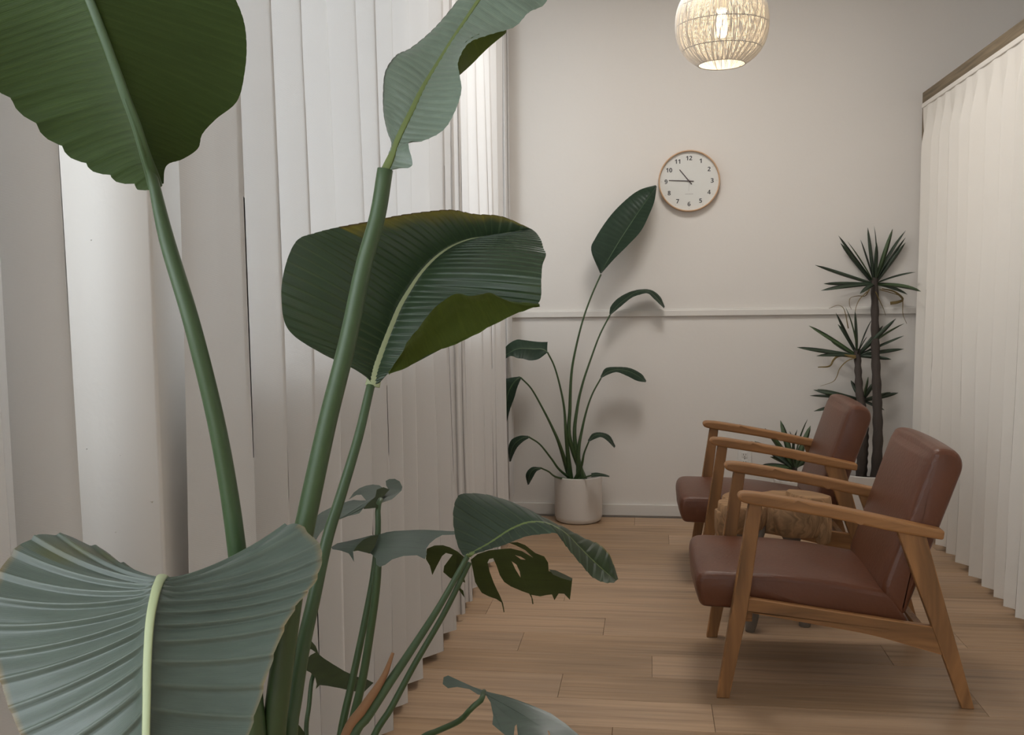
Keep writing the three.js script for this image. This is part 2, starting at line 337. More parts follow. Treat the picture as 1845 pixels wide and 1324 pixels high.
function roundOutline(pts, r) { // polygon with eased corners
  const out = [], n = pts.length;
  for (let i = 0; i < n; i++) {
    const p = new THREE.Vector2(...pts[i]), a = new THREE.Vector2(...pts[(i + n - 1) % n]), b = new THREE.Vector2(...pts[(i + 1) % n]), R = pts[i][2] ?? r;
    const da = a.clone().sub(p), db = b.clone().sub(p), la = Math.min(R, da.length() * 0.45), lb = Math.min(R, db.length() * 0.45);
    const s = p.clone().addScaledVector(da.normalize(), la), e = p.clone().addScaledVector(db.normalize(), lb);
    for (const q of new THREE.QuadraticBezierCurve(s, p, e).getPoints(6)) out.push([q.x, q.y]);
    const far = b.clone().sub(e).length(), m = Math.floor(far / 0.03);
    for (let k = 1; k < m; k++) { const t = (k / m) * 0.55; out.push([e.x + (b.x - e.x) * t, e.y + (b.y - e.y) * t]); }
  }
  return out;
}
function armchair(label) {
  const t = thing('armchair', label, 'armchair', [0.55, 0, -3.13], 'matching leather armchairs');
  const put = (name, g, m) => mesh(name, g.translate(-0.55, 0, 3.13), m, t);
  const N = -2.86, F = -3.405, T = 0.03; // outer faces of the two side frames, thickness
  for (const [z0, z1] of [[N, N - T], [F + T, F]]) {
    put('leg', profile([[0.286, 0.59], [0.325, 0.586], [0.284, 0.266], [0.231, 0], [0.195, 0]], z0, z1, 0.003), M.chairWoodUp);
    put('leg', profile([[0.700, 0.515], [0.779, 0.505], [0.920, 0], [0.886, 0]], z0, z1, 0.003), M.chairWoodUp);
    put('side_rail', profile(roundOutline([[0.275, 0.306, 0.001], [0.805, 0.236, 0.001], [0.829, 0.154, 0.001], [0.64, 0.206, 0.06], [0.262, 0.265, 0.001]], 0.01), z0 - 0.003, z1 + 0.003, 0.003), M.chairWood);
    const mid = (z0 + z1) / 2, g = profile(roundOutline([[0.252, 0.606, 0.008], [0.262, 0.62, 0.014], [0.31, 0.618, 0.05], [0.527, 0.583, 0.1], [0.828, 0.519, 0.008], [0.825, 0.492, 0.008], [0.70, 0.510, 0.1], [0.527, 0.548, 0.1], [0.30, 0.583, 0.05], [0.262, 0.592, 0.012]], 0.01), mid - 0.026, mid + 0.026, 0.008, 3);
    put('armrest', g, M.chairWood);
  }
  put('cross_rail', rbox(0.26, 0.30, 0.225, 0.26, F + T, N - T, 0.003), M.chairWood);
  put('cross_rail', rbox(0.775, 0.80, 0.165, 0.215, F + T, N - T, 0.003), M.chairWood);
  const s0 = N - T - 0.004, s1 = F + T + 0.004;
  const seat = cushion(roundOutline([[0.150, 0.262, 0.02], [0.132, 0.335, 0.03], [0.152, 0.368, 0.035], [0.45, 0.362, 0.1], [0.70, 0.322, 0.03], [0.755, 0.226, 0.02], [0.45, 0.252, 0.05]], 0.02), s0, s1, 0.022, 0.018, (x, y) => [x < 0.17 ? -0.5 : 0, y > 0.31 ? 1 : 0]);
  put('seat_cushion', seat, M.leather);
  const back = cushion(roundOutline([[0.664, 0.322, 0.035], [0.732, 0.242, 0.035], [0.893, 0.700, 0.03], [0.872, 0.742, 0.03], [0.812, 0.748, 0.03], [0.795, 0.712, 0.03]], 0.02), s0, s1, 0.022, 0.012, (x, y) => [y < 0.72 && x < 0.74 + (y - 0.32) * 0.34 ? -0.9 : 0, y > 0.735 ? 0.6 : 0]);
  put('back_cushion', back, M.leather);
  return t;
}
const chair = armchair('brown leather armchair with oak frame standing in front of the wooden stump table');
const chair2 = armchair('brown leather armchair with oak frame standing between the stump table and the spiky plants');
chair2.position.add(V(-0.015, 0, -1.09));

// ---------------------------------------------------------------- rough root side table
{
  const t = thing('side_table', 'low rough root wood side table between the two leather armchairs', 'table', [0.45, 0, -3.68]);
  const slice = (sx, sz, h, k) => { // a sawn slice of root: uneven outline, flat top, bulging bark side
    const n = 13, pts = [];
    for (let i = 0; i < n; i++) { const w = (i / n) * Math.PI * 2, f = 0.78 + 0.5 * noise(Math.cos(w) * 1.6 + k, Math.sin(w) * 1.6 + k * 2); pts.push(new THREE.Vector2(Math.cos(w) * sx * f, Math.sin(w) * sz * f)); }
    const g = new THREE.ExtrudeGeometry(new THREE.Shape(pts), { depth: h, steps: 3, bevelEnabled: true, bevelSize: 0.007, bevelThickness: 0.006, bevelSegments: 2 }).rotateX(-Math.PI / 2), p = g.attributes.position;
    for (let i = 0; i < p.count; i++) { const y = p.getY(i) / h, f = 1 + 0.10 * Math.sin(y * 3) - 0.12 * (1 - y) + 0.07 * (noise(p.getX(i) * 45 + k, p.getZ(i) * 45 + y * 3) - 0.5); p.setXYZ(i, p.getX(i) * f, p.getY(i), p.getZ(i) * f); }
    const uv = g.attributes.uv; for (let i = 0; i < p.count; i++) uv.setXY(i, p.getY(i) * 5 + k, (p.getX(i) - p.getZ(i)) * 5);
    g.deleteAttribute('normal');
    return toCreasedNormals(g, 0.55);
  };
  const chunks = [[-0.115, 0.33, 0.05, 0.07, 0.09, 0.09, 0.3], [-0.02, 0.325, 0.02, 0.06, 0.11, 0.092, 1.2], [0.075, 0.32, 0.06, 0.095, 0.095, 0.095, 0.1], [0.135, 0.345, -0.035, 0.05, 0.075, 0.095, 0.7], [0.03, 0.33, -0.105, 0.085, 0.065, 0.09, 0.2], [-0.09, 0.33, -0.095, 0.075, 0.065, 0.09, 0.9], [0.168, 0.295, 0.09, 0.02, 0.024, 0.10, 0.4], [-0.178, 0.29, 0.05, 0.022, 0.04, 0.10, 0.2]];
  chunks.forEach(([x, y, z, sx, sz, h, a], i) => mesh('wood_slice', slice(sx, sz, h, i * 3.7 + 1).rotateY(a).translate(x, y, z), M.root, t));
  const legs = [[-0.10, 0.225, -0.06, 0.08], [0.10, 0.15, 0.05, 0.06], [0.10, -0.12, 0.09, -0.05], [-0.12, -0.14, -0.08, -0.06]];
  legs.forEach(([x, z, tx, tz], i) => mesh('leg', tube([[x, 0, z], [x * 0.95 + 0.01, 0.09, z * 0.96], [x * 0.8 + tx * 0.2, 0.2, z * 0.75 + tz * 0.25], [tx, 0.345, tz]], (u) => 0.017 + 0.012 * u + 0.004 * Math.sin(u * 14 + i), 14, 9), M.rootGrey, t));
}

// ---------------------------------------------------------------- pendant lamp
{
  const C = V(0.272, 2.205, -3.8), R = 0.172, RY = 0.158, y0 = -0.150, y1 = 0.135;
  const t = thing('pendant_lamp', 'white woven cord globe pendant lamp with glowing bulb', 'lamp', [C.x, C.y, C.z]);
  const rad = (y) => R * Math.pow(Math.max(0, 1 - Math.pow(Math.abs(y) / (RY * 1.08), 2.3)), 0.5);
  const rings = [y0, -0.098, -0.012, 0.058, y1];
  for (const y of rings) mesh('wire_ring', new THREE.TorusGeometry(rad(y) - 0.001, 0.0016, 6, 72).rotateX(Math.PI / 2).translate(0, y, 0), M.wire, t);
  for (let k = 0; k < 6; k++) { const a = (k / 6) * Math.PI * 2 + 0.4; const pts = []; for (let i = 0; i <= 12; i++) { const y = y0 + (y1 - y0) * i / 12; pts.push([Math.cos(a) * (rad(y) - 0.003), y, Math.sin(a) * (rad(y) - 0.003)]); } mesh('wire_rib', tube(pts, 0.0013, 24, 5), M.wire, t); }
  const strands = [];
  for (let k = 0; k < 230; k++) {
    const a0 = (k / 230) * Math.PI * 2 + rr(-0.006, 0.006), pts = [];
    for (let i = 0; i <= 10; i++) { const y = y0 + (y1 - y0) * i / 10, a = a0 + 0.012 * Math.sin(i * 1.7 + k) ; pts.push([Math.cos(a) * rad(y), y, Math.sin(a) * rad(y)]); }
    strands.push(tube(pts, 0.0014, 14, 5));
  }
  const w = mesh('woven_shade', mergeGeometries(strands), M.strand, t); w.userData.kind = 'stuff';
  mesh('top_cap', new THREE.CylinderGeometry(rad(y1) + 0.004, rad(y1) + 0.004, 0.012, 40).translate(0, y1 + 0.004, 0), M.plastic, t);
  mesh('lamp_holder', lathe([[0, 0.14], [0.022, 0.14], [0.024, 0.06], [0.02, 0.045], [0, 0.045]], 24), M.plastic, t);
  const bulb = mesh('bulb', lathe([[0, -0.052], [0.012, -0.05], [0.019, -0.04], [0.021, -0.01], [0.017, 0.03], [0.013, 0.046], [0, 0.046]], 24), std({ color: 0xffffff, emissive: rgb(1, 0.78, 0.48), emissiveIntensity: 6 }), t);
  mesh('cord', tube([[0, y1 + 0.005, 0], [0, 0.4, 0], [0, CEIL - C.y - 0.02, 0]], 0.0035, 8, 8), M.cable, t);
  mesh('ceiling_rose', lathe([[0, CEIL - C.y], [0.05, CEIL - C.y], [0.048, CEIL - C.y - 0.02], [0, CEIL - C.y - 0.025]], 32), M.plastic, t);
  const lamp = new THREE.PointLight(rgb(1, 0.73, 0.42), 0.17);
  lamp.position.set(C.x, C.y - 0.005, C.z); lamp.castShadow = true; lamp.shadow.radius = 0.8;
  scene.add(lamp);
}

// ---------------------------------------------------------------- wall clock
{
  const font = await new FontLoader().loadAsync('fonts/droid/droid_sans_bold.typeface.json');
  const t = thing('wall_clock', 'round white wall clock with thin wooden rim', 'clock', [0.208, 1.786, BACK]);
  mesh('rim', lathe([[0.145, 0], [0.159, 0], [0.159, 0.034], [0.157, 0.037], [0.1535, 0.037], [0.152, 0.034], [0.152, 0.018], [0.145, 0.018], [0.145, 0]], 96).rotateX(Math.PI / 2), M.clockRim, t);
  const dial = mesh('dial', new THREE.CylinderGeometry(0.153, 0.153, 0.012, 96).rotateX(Math.PI / 2).translate(0, 0, 0.014), M.clockFace, t);
  for (let k = 1; k <= 12; k++) {
    const a = (k / 12) * Math.PI * 2, g = new TextGeometry(String(k), { font, size: 0.0225, depth: 0.0006, curveSegments: 4, bevelEnabled: false });
    g.computeBoundingBox(); const b = g.boundingBox;
    g.translate(-(b.min.x + b.max.x) / 2, -(b.min.y + b.max.y) / 2, 0).translate(Math.sin(a) * 0.119, Math.cos(a) * 0.119, 0.0202);
    mesh('numeral', g, M.ink, dial);
    mesh('hour_tick', new THREE.BoxGeometry(0.0015, 0.006, 0.0006).translate(0, 0.142, 0.0204).rotateZ(-a), M.faintInk, dial);
  }
  for (let i = 0; i < 9; i++) mesh('maker_mark', new THREE.BoxGeometry(i % 3 ? 0.0034 : 0.0026, 0.0034, 0.0004).translate(-0.019 + i * 0.0047, -0.067, 0.0203), M.faintInk, dial);
  const handGeo = (l, w, tail) => new THREE.ExtrudeGeometry(new THREE.Shape([[-w / 2, -tail], [w / 2, -tail], [w / 2.6, l], [-w / 2.6, l]].map((p) => new THREE.Vector2(...p))), { depth: 0.0012, bevelEnabled: false });
  const h = mesh('hour_hand', handGeo(0.078, 0.0052, 0.022), M.hand, t); h.position.z = 0.0215; h.rotation.z = 39 * RAD;
  const m = mesh('minute_hand', handGeo(0.105, 0.0046, 0.024), M.hand, t); m.position.z = 0.0235; m.rotation.z = 86.5 * RAD;
  const s = mesh('second_hand', handGeo(0.052, 0.0012, 0.01), M.faintInk, t); s.position.z = 0.0255; s.rotation.z = 178 * RAD;
  mesh('hub', new THREE.CylinderGeometry(0.004, 0.004, 0.006, 20).rotateX(Math.PI / 2).translate(0, 0, 0.025), M.hand, t);
}
{
  const t = thing('wall_outlet', 'white double wall socket low on the back wall', 'outlet', [0.5, 0.318, BACK]);
  mesh('cover_plate', rbox(-0.036, 0.036, -0.058, 0.058, 0, 0.006, 0.003), M.plastic, t);
  for (const y of [-0.02, 0.02]) {
    const r = mesh('receptacle', rbox(-0.016, 0.016, y - 0.014, y + 0.014, 0.004, 0.008, 0.003), M.plastic, t);
    for (const x of [-0.006, 0.006]) mesh('slot', box(x - 0.0012, x + 0.0012, y - 0.002, y + 0.007, 0.0078, 0.0084), M.plasticDark, r);
    mesh('slot', new THREE.CylinderGeometry(0.0024, 0.0024, 0.0006, 10).rotateX(Math.PI / 2).translate(0, y - 0.008, 0.0081), M.plasticDark, r);
  }
  mesh('screw', new THREE.CylinderGeometry(0.003, 0.003, 0.001, 10).rotateX(Math.PI / 2).translate(0, 0, 0.0062), M.wire, t);
}

// ---------------------------------------------------------------- measured points of stems and leaves, in metres
const TRACE = {
  tallBlade: [[[-0.5132,1.3186,-0.969],[-0.5163,1.3142,-0.9683],[-0.5045,1.3224,-0.9706]],[[-0.5103,1.3311,-0.9569],[-0.5451,1.3232,-0.9811],[-0.505,1.3362,-0.9742]],[[-0.5081,1.3433,-0.9446],[-0.5794,1.3352,-0.9933],[-0.5016,1.3436,-0.978]],[[-0.5065,1.3581,-0.9324],[-0.6145,1.3508,-1.0057],[-0.4887,1.3486,-0.9829]],[[-0.5062,1.377,-0.9204],[-0.6471,1.3719,-1.0134],[-0.4725,1.3594,-0.9853]],[[-0.508,1.3983,-0.9082],[-0.6719,1.3964,-1.0063],[-0.4629,1.3727,-0.9769]],[[-0.5102,1.4219,-0.8962],[-0.6964,1.4239,-0.9995],[-0.444,1.3862,-0.9697]],[[-0.5122,1.4447,-0.8841],[-0.7223,1.4413,-0.9917],[-0.4178,1.4025,-0.9639]],[[-0.5146,1.4658,-0.8732],[-0.7358,1.4581,-0.9776],[-0.4043,1.4301,-0.9543]],[[-0.5183,1.488,-0.8635],[-0.7397,1.4754,-0.9567],[-0.3961,1.4563,-0.9413]],[[-0.5217,1.5097,-0.8538],[-0.7352,1.4979,-0.9374],[-0.3942,1.4786,-0.927]],[[-0.5249,1.5307,-0.8441],[-0.724,1.5252,-0.9194],[-0.4018,1.5016,-0.9114]],[[-0.5316,1.5582,-0.8385],[-0.695,1.5569,-0.8962],[-0.425,1.5359,-0.8925]],[[-0.5377,1.5845,-0.8342],[-0.6503,1.5876,-0.8725],[-0.4617,1.5742,-0.8712]],[[-0.5423,1.6091,-0.83],[-0.5892,1.6124,-0.8506],[-0.5101,1.6053,-0.8478]],[[-0.5442,1.6239,-0.8254],[-0.5442,1.6239,-0.8254],[-0.5442,1.6239,-0.8254]]],
  tallPetiole: [[-0.5115,1.3111,-0.9687],[-0.5018,1.2645,-0.9666],[-0.4761,1.1769,-0.9637],[-0.4577,1.0825,-0.9694],[-0.4477,1.0041,-0.9751],[-0.4415,0.9243,-0.9801],[-0.437,0.7969,-0.9915],[-0.428,0.5973,-1.0083],[-0.4174,0.3691,-1.013]],
  uprightBlade: [[[-0.2939,1.3337,-1.0621],[-0.2955,1.3345,-1.0619],[-0.2837,1.343,-1.0642]],[[-0.2873,1.3517,-1.0694],[-0.2909,1.3583,-1.077],[-0.2603,1.3448,-1.0651]],[[-0.2831,1.3651,-1.0761],[-0.2897,1.3738,-1.091],[-0.2628,1.3697,-1.0641]],[[-0.2812,1.3754,-1.0822],[-0.2975,1.389,-1.1037],[-0.2466,1.3714,-1.064]],[[-0.2752,1.3922,-1.0894],[-0.3053,1.4126,-1.117],[-0.2242,1.3824,-1.0655]],[[-0.268,1.4133,-1.1021],[-0.3086,1.4395,-1.1287],[-0.2127,1.4028,-1.0737]],[[-0.2606,1.4356,-1.1149],[-0.3084,1.4668,-1.1409],[-0.2061,1.4273,-1.0815]],[[-0.253,1.4549,-1.1276],[-0.2984,1.4877,-1.154],[-0.209,1.4467,-1.0876]],[[-0.2419,1.4787,-1.141],[-0.284,1.4985,-1.1669],[-0.2111,1.463,-1.0936]],[[-0.2301,1.5022,-1.1521],[-0.2624,1.5168,-1.1739],[-0.201,1.4847,-1.1043]],[[-0.2181,1.5242,-1.163],[-0.2458,1.5353,-1.1802],[-0.1798,1.4957,-1.1157]],[[-0.2026,1.5516,-1.1749],[-0.2274,1.5599,-1.1872],[-0.1519,1.5066,-1.1281]],[[-0.1885,1.5759,-1.1863],[-0.2124,1.5846,-1.1937],[-0.1366,1.5249,-1.1392]],[[-0.176,1.6023,-1.1976],[-0.1943,1.6103,-1.2032],[-0.1192,1.5421,-1.1632]],[[-0.1581,1.6358,-1.2103],[-0.1726,1.6396,-1.2136],[-0.1161,1.5786,-1.1866]],[[-0.1417,1.6697,-1.2227],[-0.1472,1.6725,-1.2247],[-0.1248,1.6439,-1.2105]],[[-0.132,1.6971,-1.2337],[-0.132,1.6971,-1.2337],[-0.132,1.6971,-1.2337]]],
  uprightFlap: [[[-0.2178,1.4646,-1.113],[-0.2178,1.4646,-1.113],[-0.2163,1.4538,-1.1226]],[[-0.2097,1.4872,-1.1159],[-0.2097,1.4872,-1.1159],[-0.2055,1.4715,-1.1457]],[[-0.1888,1.5034,-1.1302],[-0.1888,1.5034,-1.1302],[-0.1872,1.4896,-1.1496]],[[-0.1634,1.5116,-1.1445],[-0.1634,1.5116,-1.1445],[-0.1657,1.5073,-1.154]]],
  uprightPetiole: [[-0.2904,1.3419,-1.0632],[-0.2991,1.2897,-1.0581],[-0.3145,1.2345,-1.0517],[-0.3331,1.1486,-1.0427],[-0.3547,1.0628,-1.0332],[-0.3764,0.9646,-1.0228],[-0.3888,0.9032,-1.0164],[-0.4031,0.8216,-1.0134],[-0.4144,0.7517,-1.0116],[-0.4227,0.6975,-1.0165],[-0.4256,0.5917,-1.0183],[-0.4174,0.3691,-1.013]],
  broadBlade: [[[-0.3503,1.087,-1.1977],[-0.3555,1.1017,-1.198],[-0.3416,1.0908,-1.1992]],[[-0.3478,1.1014,-1.202],[-0.4075,1.1299,-1.1754],[-0.3264,1.1047,-1.1966]],[[-0.345,1.1149,-1.2063],[-0.4432,1.1608,-1.1553],[-0.3057,1.1107,-1.1942]],[[-0.3379,1.1381,-1.2119],[-0.4457,1.2008,-1.1406],[-0.2545,1.1365,-1.1976]],[[-0.3292,1.1635,-1.2194],[-0.4386,1.238,-1.1371],[-0.2021,1.1609,-1.2025]],[[-0.3208,1.1869,-1.2281],[-0.4257,1.2696,-1.1442],[-0.154,1.1824,-1.2081]],[[-0.3103,1.2076,-1.237],[-0.4044,1.2792,-1.1508],[-0.1356,1.1927,-1.2086]],[[-0.2978,1.2285,-1.2461],[-0.3775,1.2861,-1.1581],[-0.1333,1.2194,-1.208]],[[-0.2837,1.2466,-1.2581],[-0.3487,1.294,-1.1859],[-0.1338,1.237,-1.2266]],[[-0.2695,1.2599,-1.2698],[-0.3166,1.303,-1.2143],[-0.1311,1.2508,-1.2454]],[[-0.2551,1.2692,-1.2812],[-0.287,1.3094,-1.2421],[-0.1359,1.2599,-1.2627]],[[-0.2381,1.2759,-1.2914],[-0.2573,1.313,-1.2654],[-0.1405,1.2708,-1.2788]],[[-0.2207,1.2791,-1.2999],[-0.2299,1.3083,-1.2834],[-0.1461,1.2787,-1.2931]],[[-0.2011,1.2829,-1.3087],[-0.1957,1.3059,-1.3025],[-0.1518,1.2848,-1.3072]],[[-0.1586,1.2899,-1.3211],[-0.1586,1.2899,-1.3211],[-0.1586,1.2899,-1.3211]]],
  broadFlap: [[[-0.3259,1.1045,-1.1873],[-0.3259,1.1045,-1.1873],[-0.3236,1.1064,-1.1827]],[[-0.3023,1.1117,-1.181],[-0.3023,1.1117,-1.181],[-0.2963,1.1347,-1.1481]],[[-0.2776,1.1257,-1.1856],[-0.2776,1.1257,-1.1856],[-0.2788,1.1546,-1.1369]],[[-0.2518,1.1371,-1.185],[-0.2518,1.1371,-1.185],[-0.2631,1.1784,-1.1359]],[[-0.2253,1.1495,-1.1897],[-0.2253,1.1495,-1.1897],[-0.2312,1.1999,-1.1369]],[[-0.2006,1.1612,-1.1941],[-0.2006,1.1612,-1.1941],[-0.2095,1.1996,-1.14]],[[-0.1779,1.1714,-1.1981],[-0.1779,1.1714,-1.1981],[-0.1886,1.2026,-1.1483]],[[-0.1533,1.1825,-1.2024],[-0.1533,1.1825,-1.2024],[-0.1624,1.1896,-1.1713]],[[-0.1358,1.187,-1.2103],[-0.1358,1.187,-1.2103],[-0.1362,1.1905,-1.2054]]],
  broadPetiole: [[-0.3524,1.0883,-1.1975],[-0.3628,1.0236,-1.1709],[-0.3774,0.9584,-1.1437],[-0.388,0.9089,-1.1183],[-0.398,0.8413,-1.0915],[-0.4078,0.7856,-1.0759],[-0.4141,0.7309,-1.0607],[-0.4163,0.6939,-1.0475],[-0.4168,0.5861,-1.0293],[-0.4155,0.369,-1.0133]],
  droopBlade: [[[-0.5078,0.8942,-0.9482],[-0.5148,0.8896,-0.9469],[-0.5008,0.8894,-0.9489]],[[-0.4968,0.9121,-0.9251],[-0.5391,0.9104,-0.9493],[-0.4856,0.9031,-0.9607]],[[-0.4863,0.9229,-0.9013],[-0.5766,0.9363,-0.9503],[-0.4391,0.925,-0.9776]],[[-0.4775,0.9269,-0.8826],[-0.6204,0.9576,-0.9355],[-0.405,0.9483,-0.9727]],[[-0.4705,0.9291,-0.8664],[-0.6444,0.9547,-0.9145],[-0.3696,0.9693,-0.9576]],[[-0.4641,0.9293,-0.85],[-0.6549,0.9331,-0.8897],[-0.3361,0.9544,-0.938]],[[-0.4575,0.9277,-0.8334],[-0.6461,0.9085,-0.8588],[-0.3236,0.9426,-0.9129]],[[-0.4514,0.9217,-0.8165],[-0.627,0.8795,-0.8289],[-0.3225,0.927,-0.8858]],[[-0.4452,0.9122,-0.7993],[-0.5993,0.8564,-0.8008],[-0.3292,0.9149,-0.8579]],[[-0.438,0.8983,-0.7819],[-0.5681,0.833,-0.7731],[-0.3336,0.8978,-0.83]],[[-0.4288,0.8816,-0.7617],[-0.5361,0.8154,-0.7488],[-0.3368,0.8708,-0.8015]],[[-0.4183,0.8619,-0.7401],[-0.5004,0.792,-0.7261],[-0.3382,0.844,-0.7732]],[[-0.4079,0.8392,-0.7181],[-0.4677,0.7813,-0.7053],[-0.3402,0.8211,-0.7438]],[[-0.3965,0.8094,-0.6958],[-0.4289,0.7725,-0.6885],[-0.3542,0.7911,-0.7091]],[[-0.3852,0.7732,-0.673],[-0.3852,0.7732,-0.673],[-0.3852,0.7732,-0.673]]],
  droopPetiole: [[-0.5097,0.8903,-0.9527],[-0.5107,0.85,-0.9749],[-0.4961,0.7816,-0.9921],[-0.4683,0.6605,-1.0073],[-0.4237,0.3692,-1.0121]],
  lowBlade: [[[-0.242,0.8535,-1.2564],[-0.2476,0.8544,-1.2556],[-0.2376,0.8542,-1.2571]],[[-0.2276,0.8624,-1.2529],[-0.2587,0.8623,-1.2765],[-0.2216,0.8618,-1.2443]],[[-0.2119,0.8719,-1.2496],[-0.2682,0.8814,-1.2984],[-0.2031,0.8707,-1.232]],[[-0.1978,0.8821,-1.2461],[-0.2727,0.9013,-1.321],[-0.1864,0.8788,-1.2194]],[[-0.1835,0.8927,-1.2404],[-0.2668,0.9193,-1.3263],[-0.1707,0.8871,-1.2114]],[[-0.1707,0.9006,-1.2334],[-0.2522,0.9236,-1.3256],[-0.154,0.8948,-1.205]],[[-0.1566,0.9072,-1.2266],[-0.2239,0.9215,-1.3264],[-0.1348,0.899,-1.1986]],[[-0.1399,0.91,-1.2198],[-0.1908,0.9135,-1.3149],[-0.115,0.9021,-1.1908]],[[-0.1248,0.9087,-1.2125],[-0.1451,0.894,-1.2919],[-0.1064,0.894,-1.1789]],[[-0.1058,0.9001,-1.2052],[-0.0996,0.8817,-1.2693],[-0.0973,0.8861,-1.1672]],[[-0.0871,0.8842,-1.1965],[-0.0776,0.8804,-1.2459],[-0.0817,0.8715,-1.1566]],[[-0.0699,0.8707,-1.1855],[-0.0636,0.8799,-1.226],[-0.0691,0.8606,-1.1482]],[[-0.0543,0.8602,-1.1745],[-0.05,0.8714,-1.2055],[-0.0542,0.8564,-1.1407]],[[-0.0411,0.8528,-1.1633],[-0.039,0.8482,-1.1835],[-0.0426,0.859,-1.1332]]],
  lowPetiole: [[-0.2422,0.8523,-1.2563],[-0.2763,0.7911,-1.2266],[-0.3089,0.7406,-1.1878],[-0.3284,0.7119,-1.1626],[-0.3492,0.6802,-1.1371],[-0.3647,0.6574,-1.123],[-0.3857,0.5635,-1.0725],[-0.4111,0.369,-1.0139]],
  sheath: [[-0.324,0.7492,-1.1711],[-0.3348,0.7197,-1.1603],[-0.3534,0.6914,-1.1353],[-0.3715,0.6643,-1.1226],[-0.3855,0.6062,-1.096]],
  monsteraTop: [[[-0.4201,0.8745,-1.4437],[-0.4179,0.8778,-1.4582],[-0.4053,0.8809,-1.4806],[-0.3981,0.8889,-1.5142],[-0.3994,0.8924,-1.5245],[-0.4072,0.8985,-1.5378],[-0.4163,0.9019,-1.5418],[-0.4249,0.9026,-1.5374],[-0.4287,0.9012,-1.5302],[-0.4246,0.8965,-1.518],[-0.4167,0.891,-1.5063],[-0.4266,0.8938,-1.5075],[-0.4345,0.8973,-1.513],[-0.4447,0.8987,-1.5094],[-0.4532,0.898,-1.5002],[-0.4605,0.8958,-1.4869],[-0.4649,0.8922,-1.4702],[-0.4658,0.8862,-1.4473],[-0.4588,0.8894,-1.4654],[-0.4522,0.889,-1.4695],[-0.4405,0.8825,-1.4559],[-0.4472,0.8831,-1.4523],[-0.4587,0.8851,-1.4494],[-0.4658,0.8849,-1.4424],[-0.4828,0.8817,-1.414],[-0.4901,0.8779,-1.3905],[-0.4936,0.8733,-1.3658],[-0.4896,0.8675,-1.3418],[-0.4836,0.8625,-1.3224],[-0.4709,0.8571,-1.3084],[-0.4716,0.861,-1.3293],[-0.4698,0.8659,-1.3563],[-0.4614,0.8691,-1.3804],[-0.4522,0.871,-1.3984],[-0.4388,0.8714,-1.4136],[-0.4376,0.8752,-1.4303]]],
  monsteraMid: [[[-0.4119,0.8392,-1.4228],[-0.4232,0.8382,-1.4197],[-0.4381,0.8348,-1.4082],[-0.4532,0.8318,-1.3981],[-0.4675,0.8297,-1.3908],[-0.4728,0.8266,-1.3796],[-0.4691,0.8248,-1.3728],[-0.4545,0.8239,-1.369],[-0.4406,0.8224,-1.3625],[-0.434,0.8201,-1.353],[-0.4259,0.8172,-1.3407],[-0.4362,0.8243,-1.3695],[-0.4304,0.8251,-1.3724],[-0.4156,0.8239,-1.3672],[-0.4075,0.8234,-1.3646],[-0.3964,0.8202,-1.351],[-0.391,0.8163,-1.3345],[-0.3839,0.8147,-1.3269],[-0.3768,0.816,-1.3321],[-0.3705,0.8193,-1.346],[-0.3558,0.8219,-1.356],[-0.3364,0.823,-1.3592],[-0.3228,0.8209,-1.3498],[-0.3231,0.8243,-1.3637],[-0.3276,0.8284,-1.3803],[-0.3262,0.8327,-1.3971],[-0.3208,0.837,-1.4126],[-0.3128,0.8403,-1.4239],[-0.2938,0.8409,-1.4258],[-0.2957,0.8437,-1.4356],[-0.3154,0.8438,-1.4365],[-0.3424,0.8434,-1.4358],[-0.3662,0.8427,-1.4338],[-0.3903,0.8423,-1.4331],[-0.4017,0.8414,-1.43]]],
  monsteraMidFold: [[[-0.408,0.8404,-1.4091],[-0.4192,0.8394,-1.406],[-0.4284,0.8366,-1.3961],[-0.4323,0.832,-1.3794],[-0.4332,0.827,-1.3605],[-0.4272,0.8276,-1.3623],[-0.4125,0.8264,-1.3571],[-0.4065,0.8253,-1.3523],[-0.4035,0.8295,-1.369]]],
  monsteraTopFold: [[[-0.4171,0.8765,-1.4336],[-0.4157,0.8799,-1.4483],[-0.417,0.8852,-1.4667],[-0.413,0.8924,-1.4956],[-0.4239,0.8957,-1.4979],[-0.4317,0.8941,-1.486],[-0.4279,0.8871,-1.4641],[-0.4338,0.8817,-1.4387],[-0.4345,0.8772,-1.4202]]],
  monsteraLobe: [[[-0.3324,0.822,-1.404],[-0.3188,0.8295,-1.3963],[-0.305,0.8315,-1.3937],[-0.2953,0.8286,-1.396],[-0.285,0.8213,-1.4026],[-0.2757,0.8089,-1.4139],[-0.2819,0.7926,-1.4293],[-0.2912,0.7759,-1.445],[-0.3055,0.7503,-1.4685],[-0.2927,0.7362,-1.4805],[-0.2931,0.7212,-1.4935],[-0.2864,0.7534,-1.4651],[-0.298,0.7569,-1.4623],[-0.3096,0.7605,-1.4595],[-0.3179,0.7725,-1.449],[-0.3133,0.787,-1.4357],[-0.294,0.814,-1.4099],[-0.3039,0.8165,-1.408],[-0.3115,0.8092,-1.4151],[-0.3261,0.7844,-1.4386],[-0.3374,0.7643,-1.4571],[-0.3364,0.7859,-1.4376],[-0.339,0.8009,-1.4239]]],
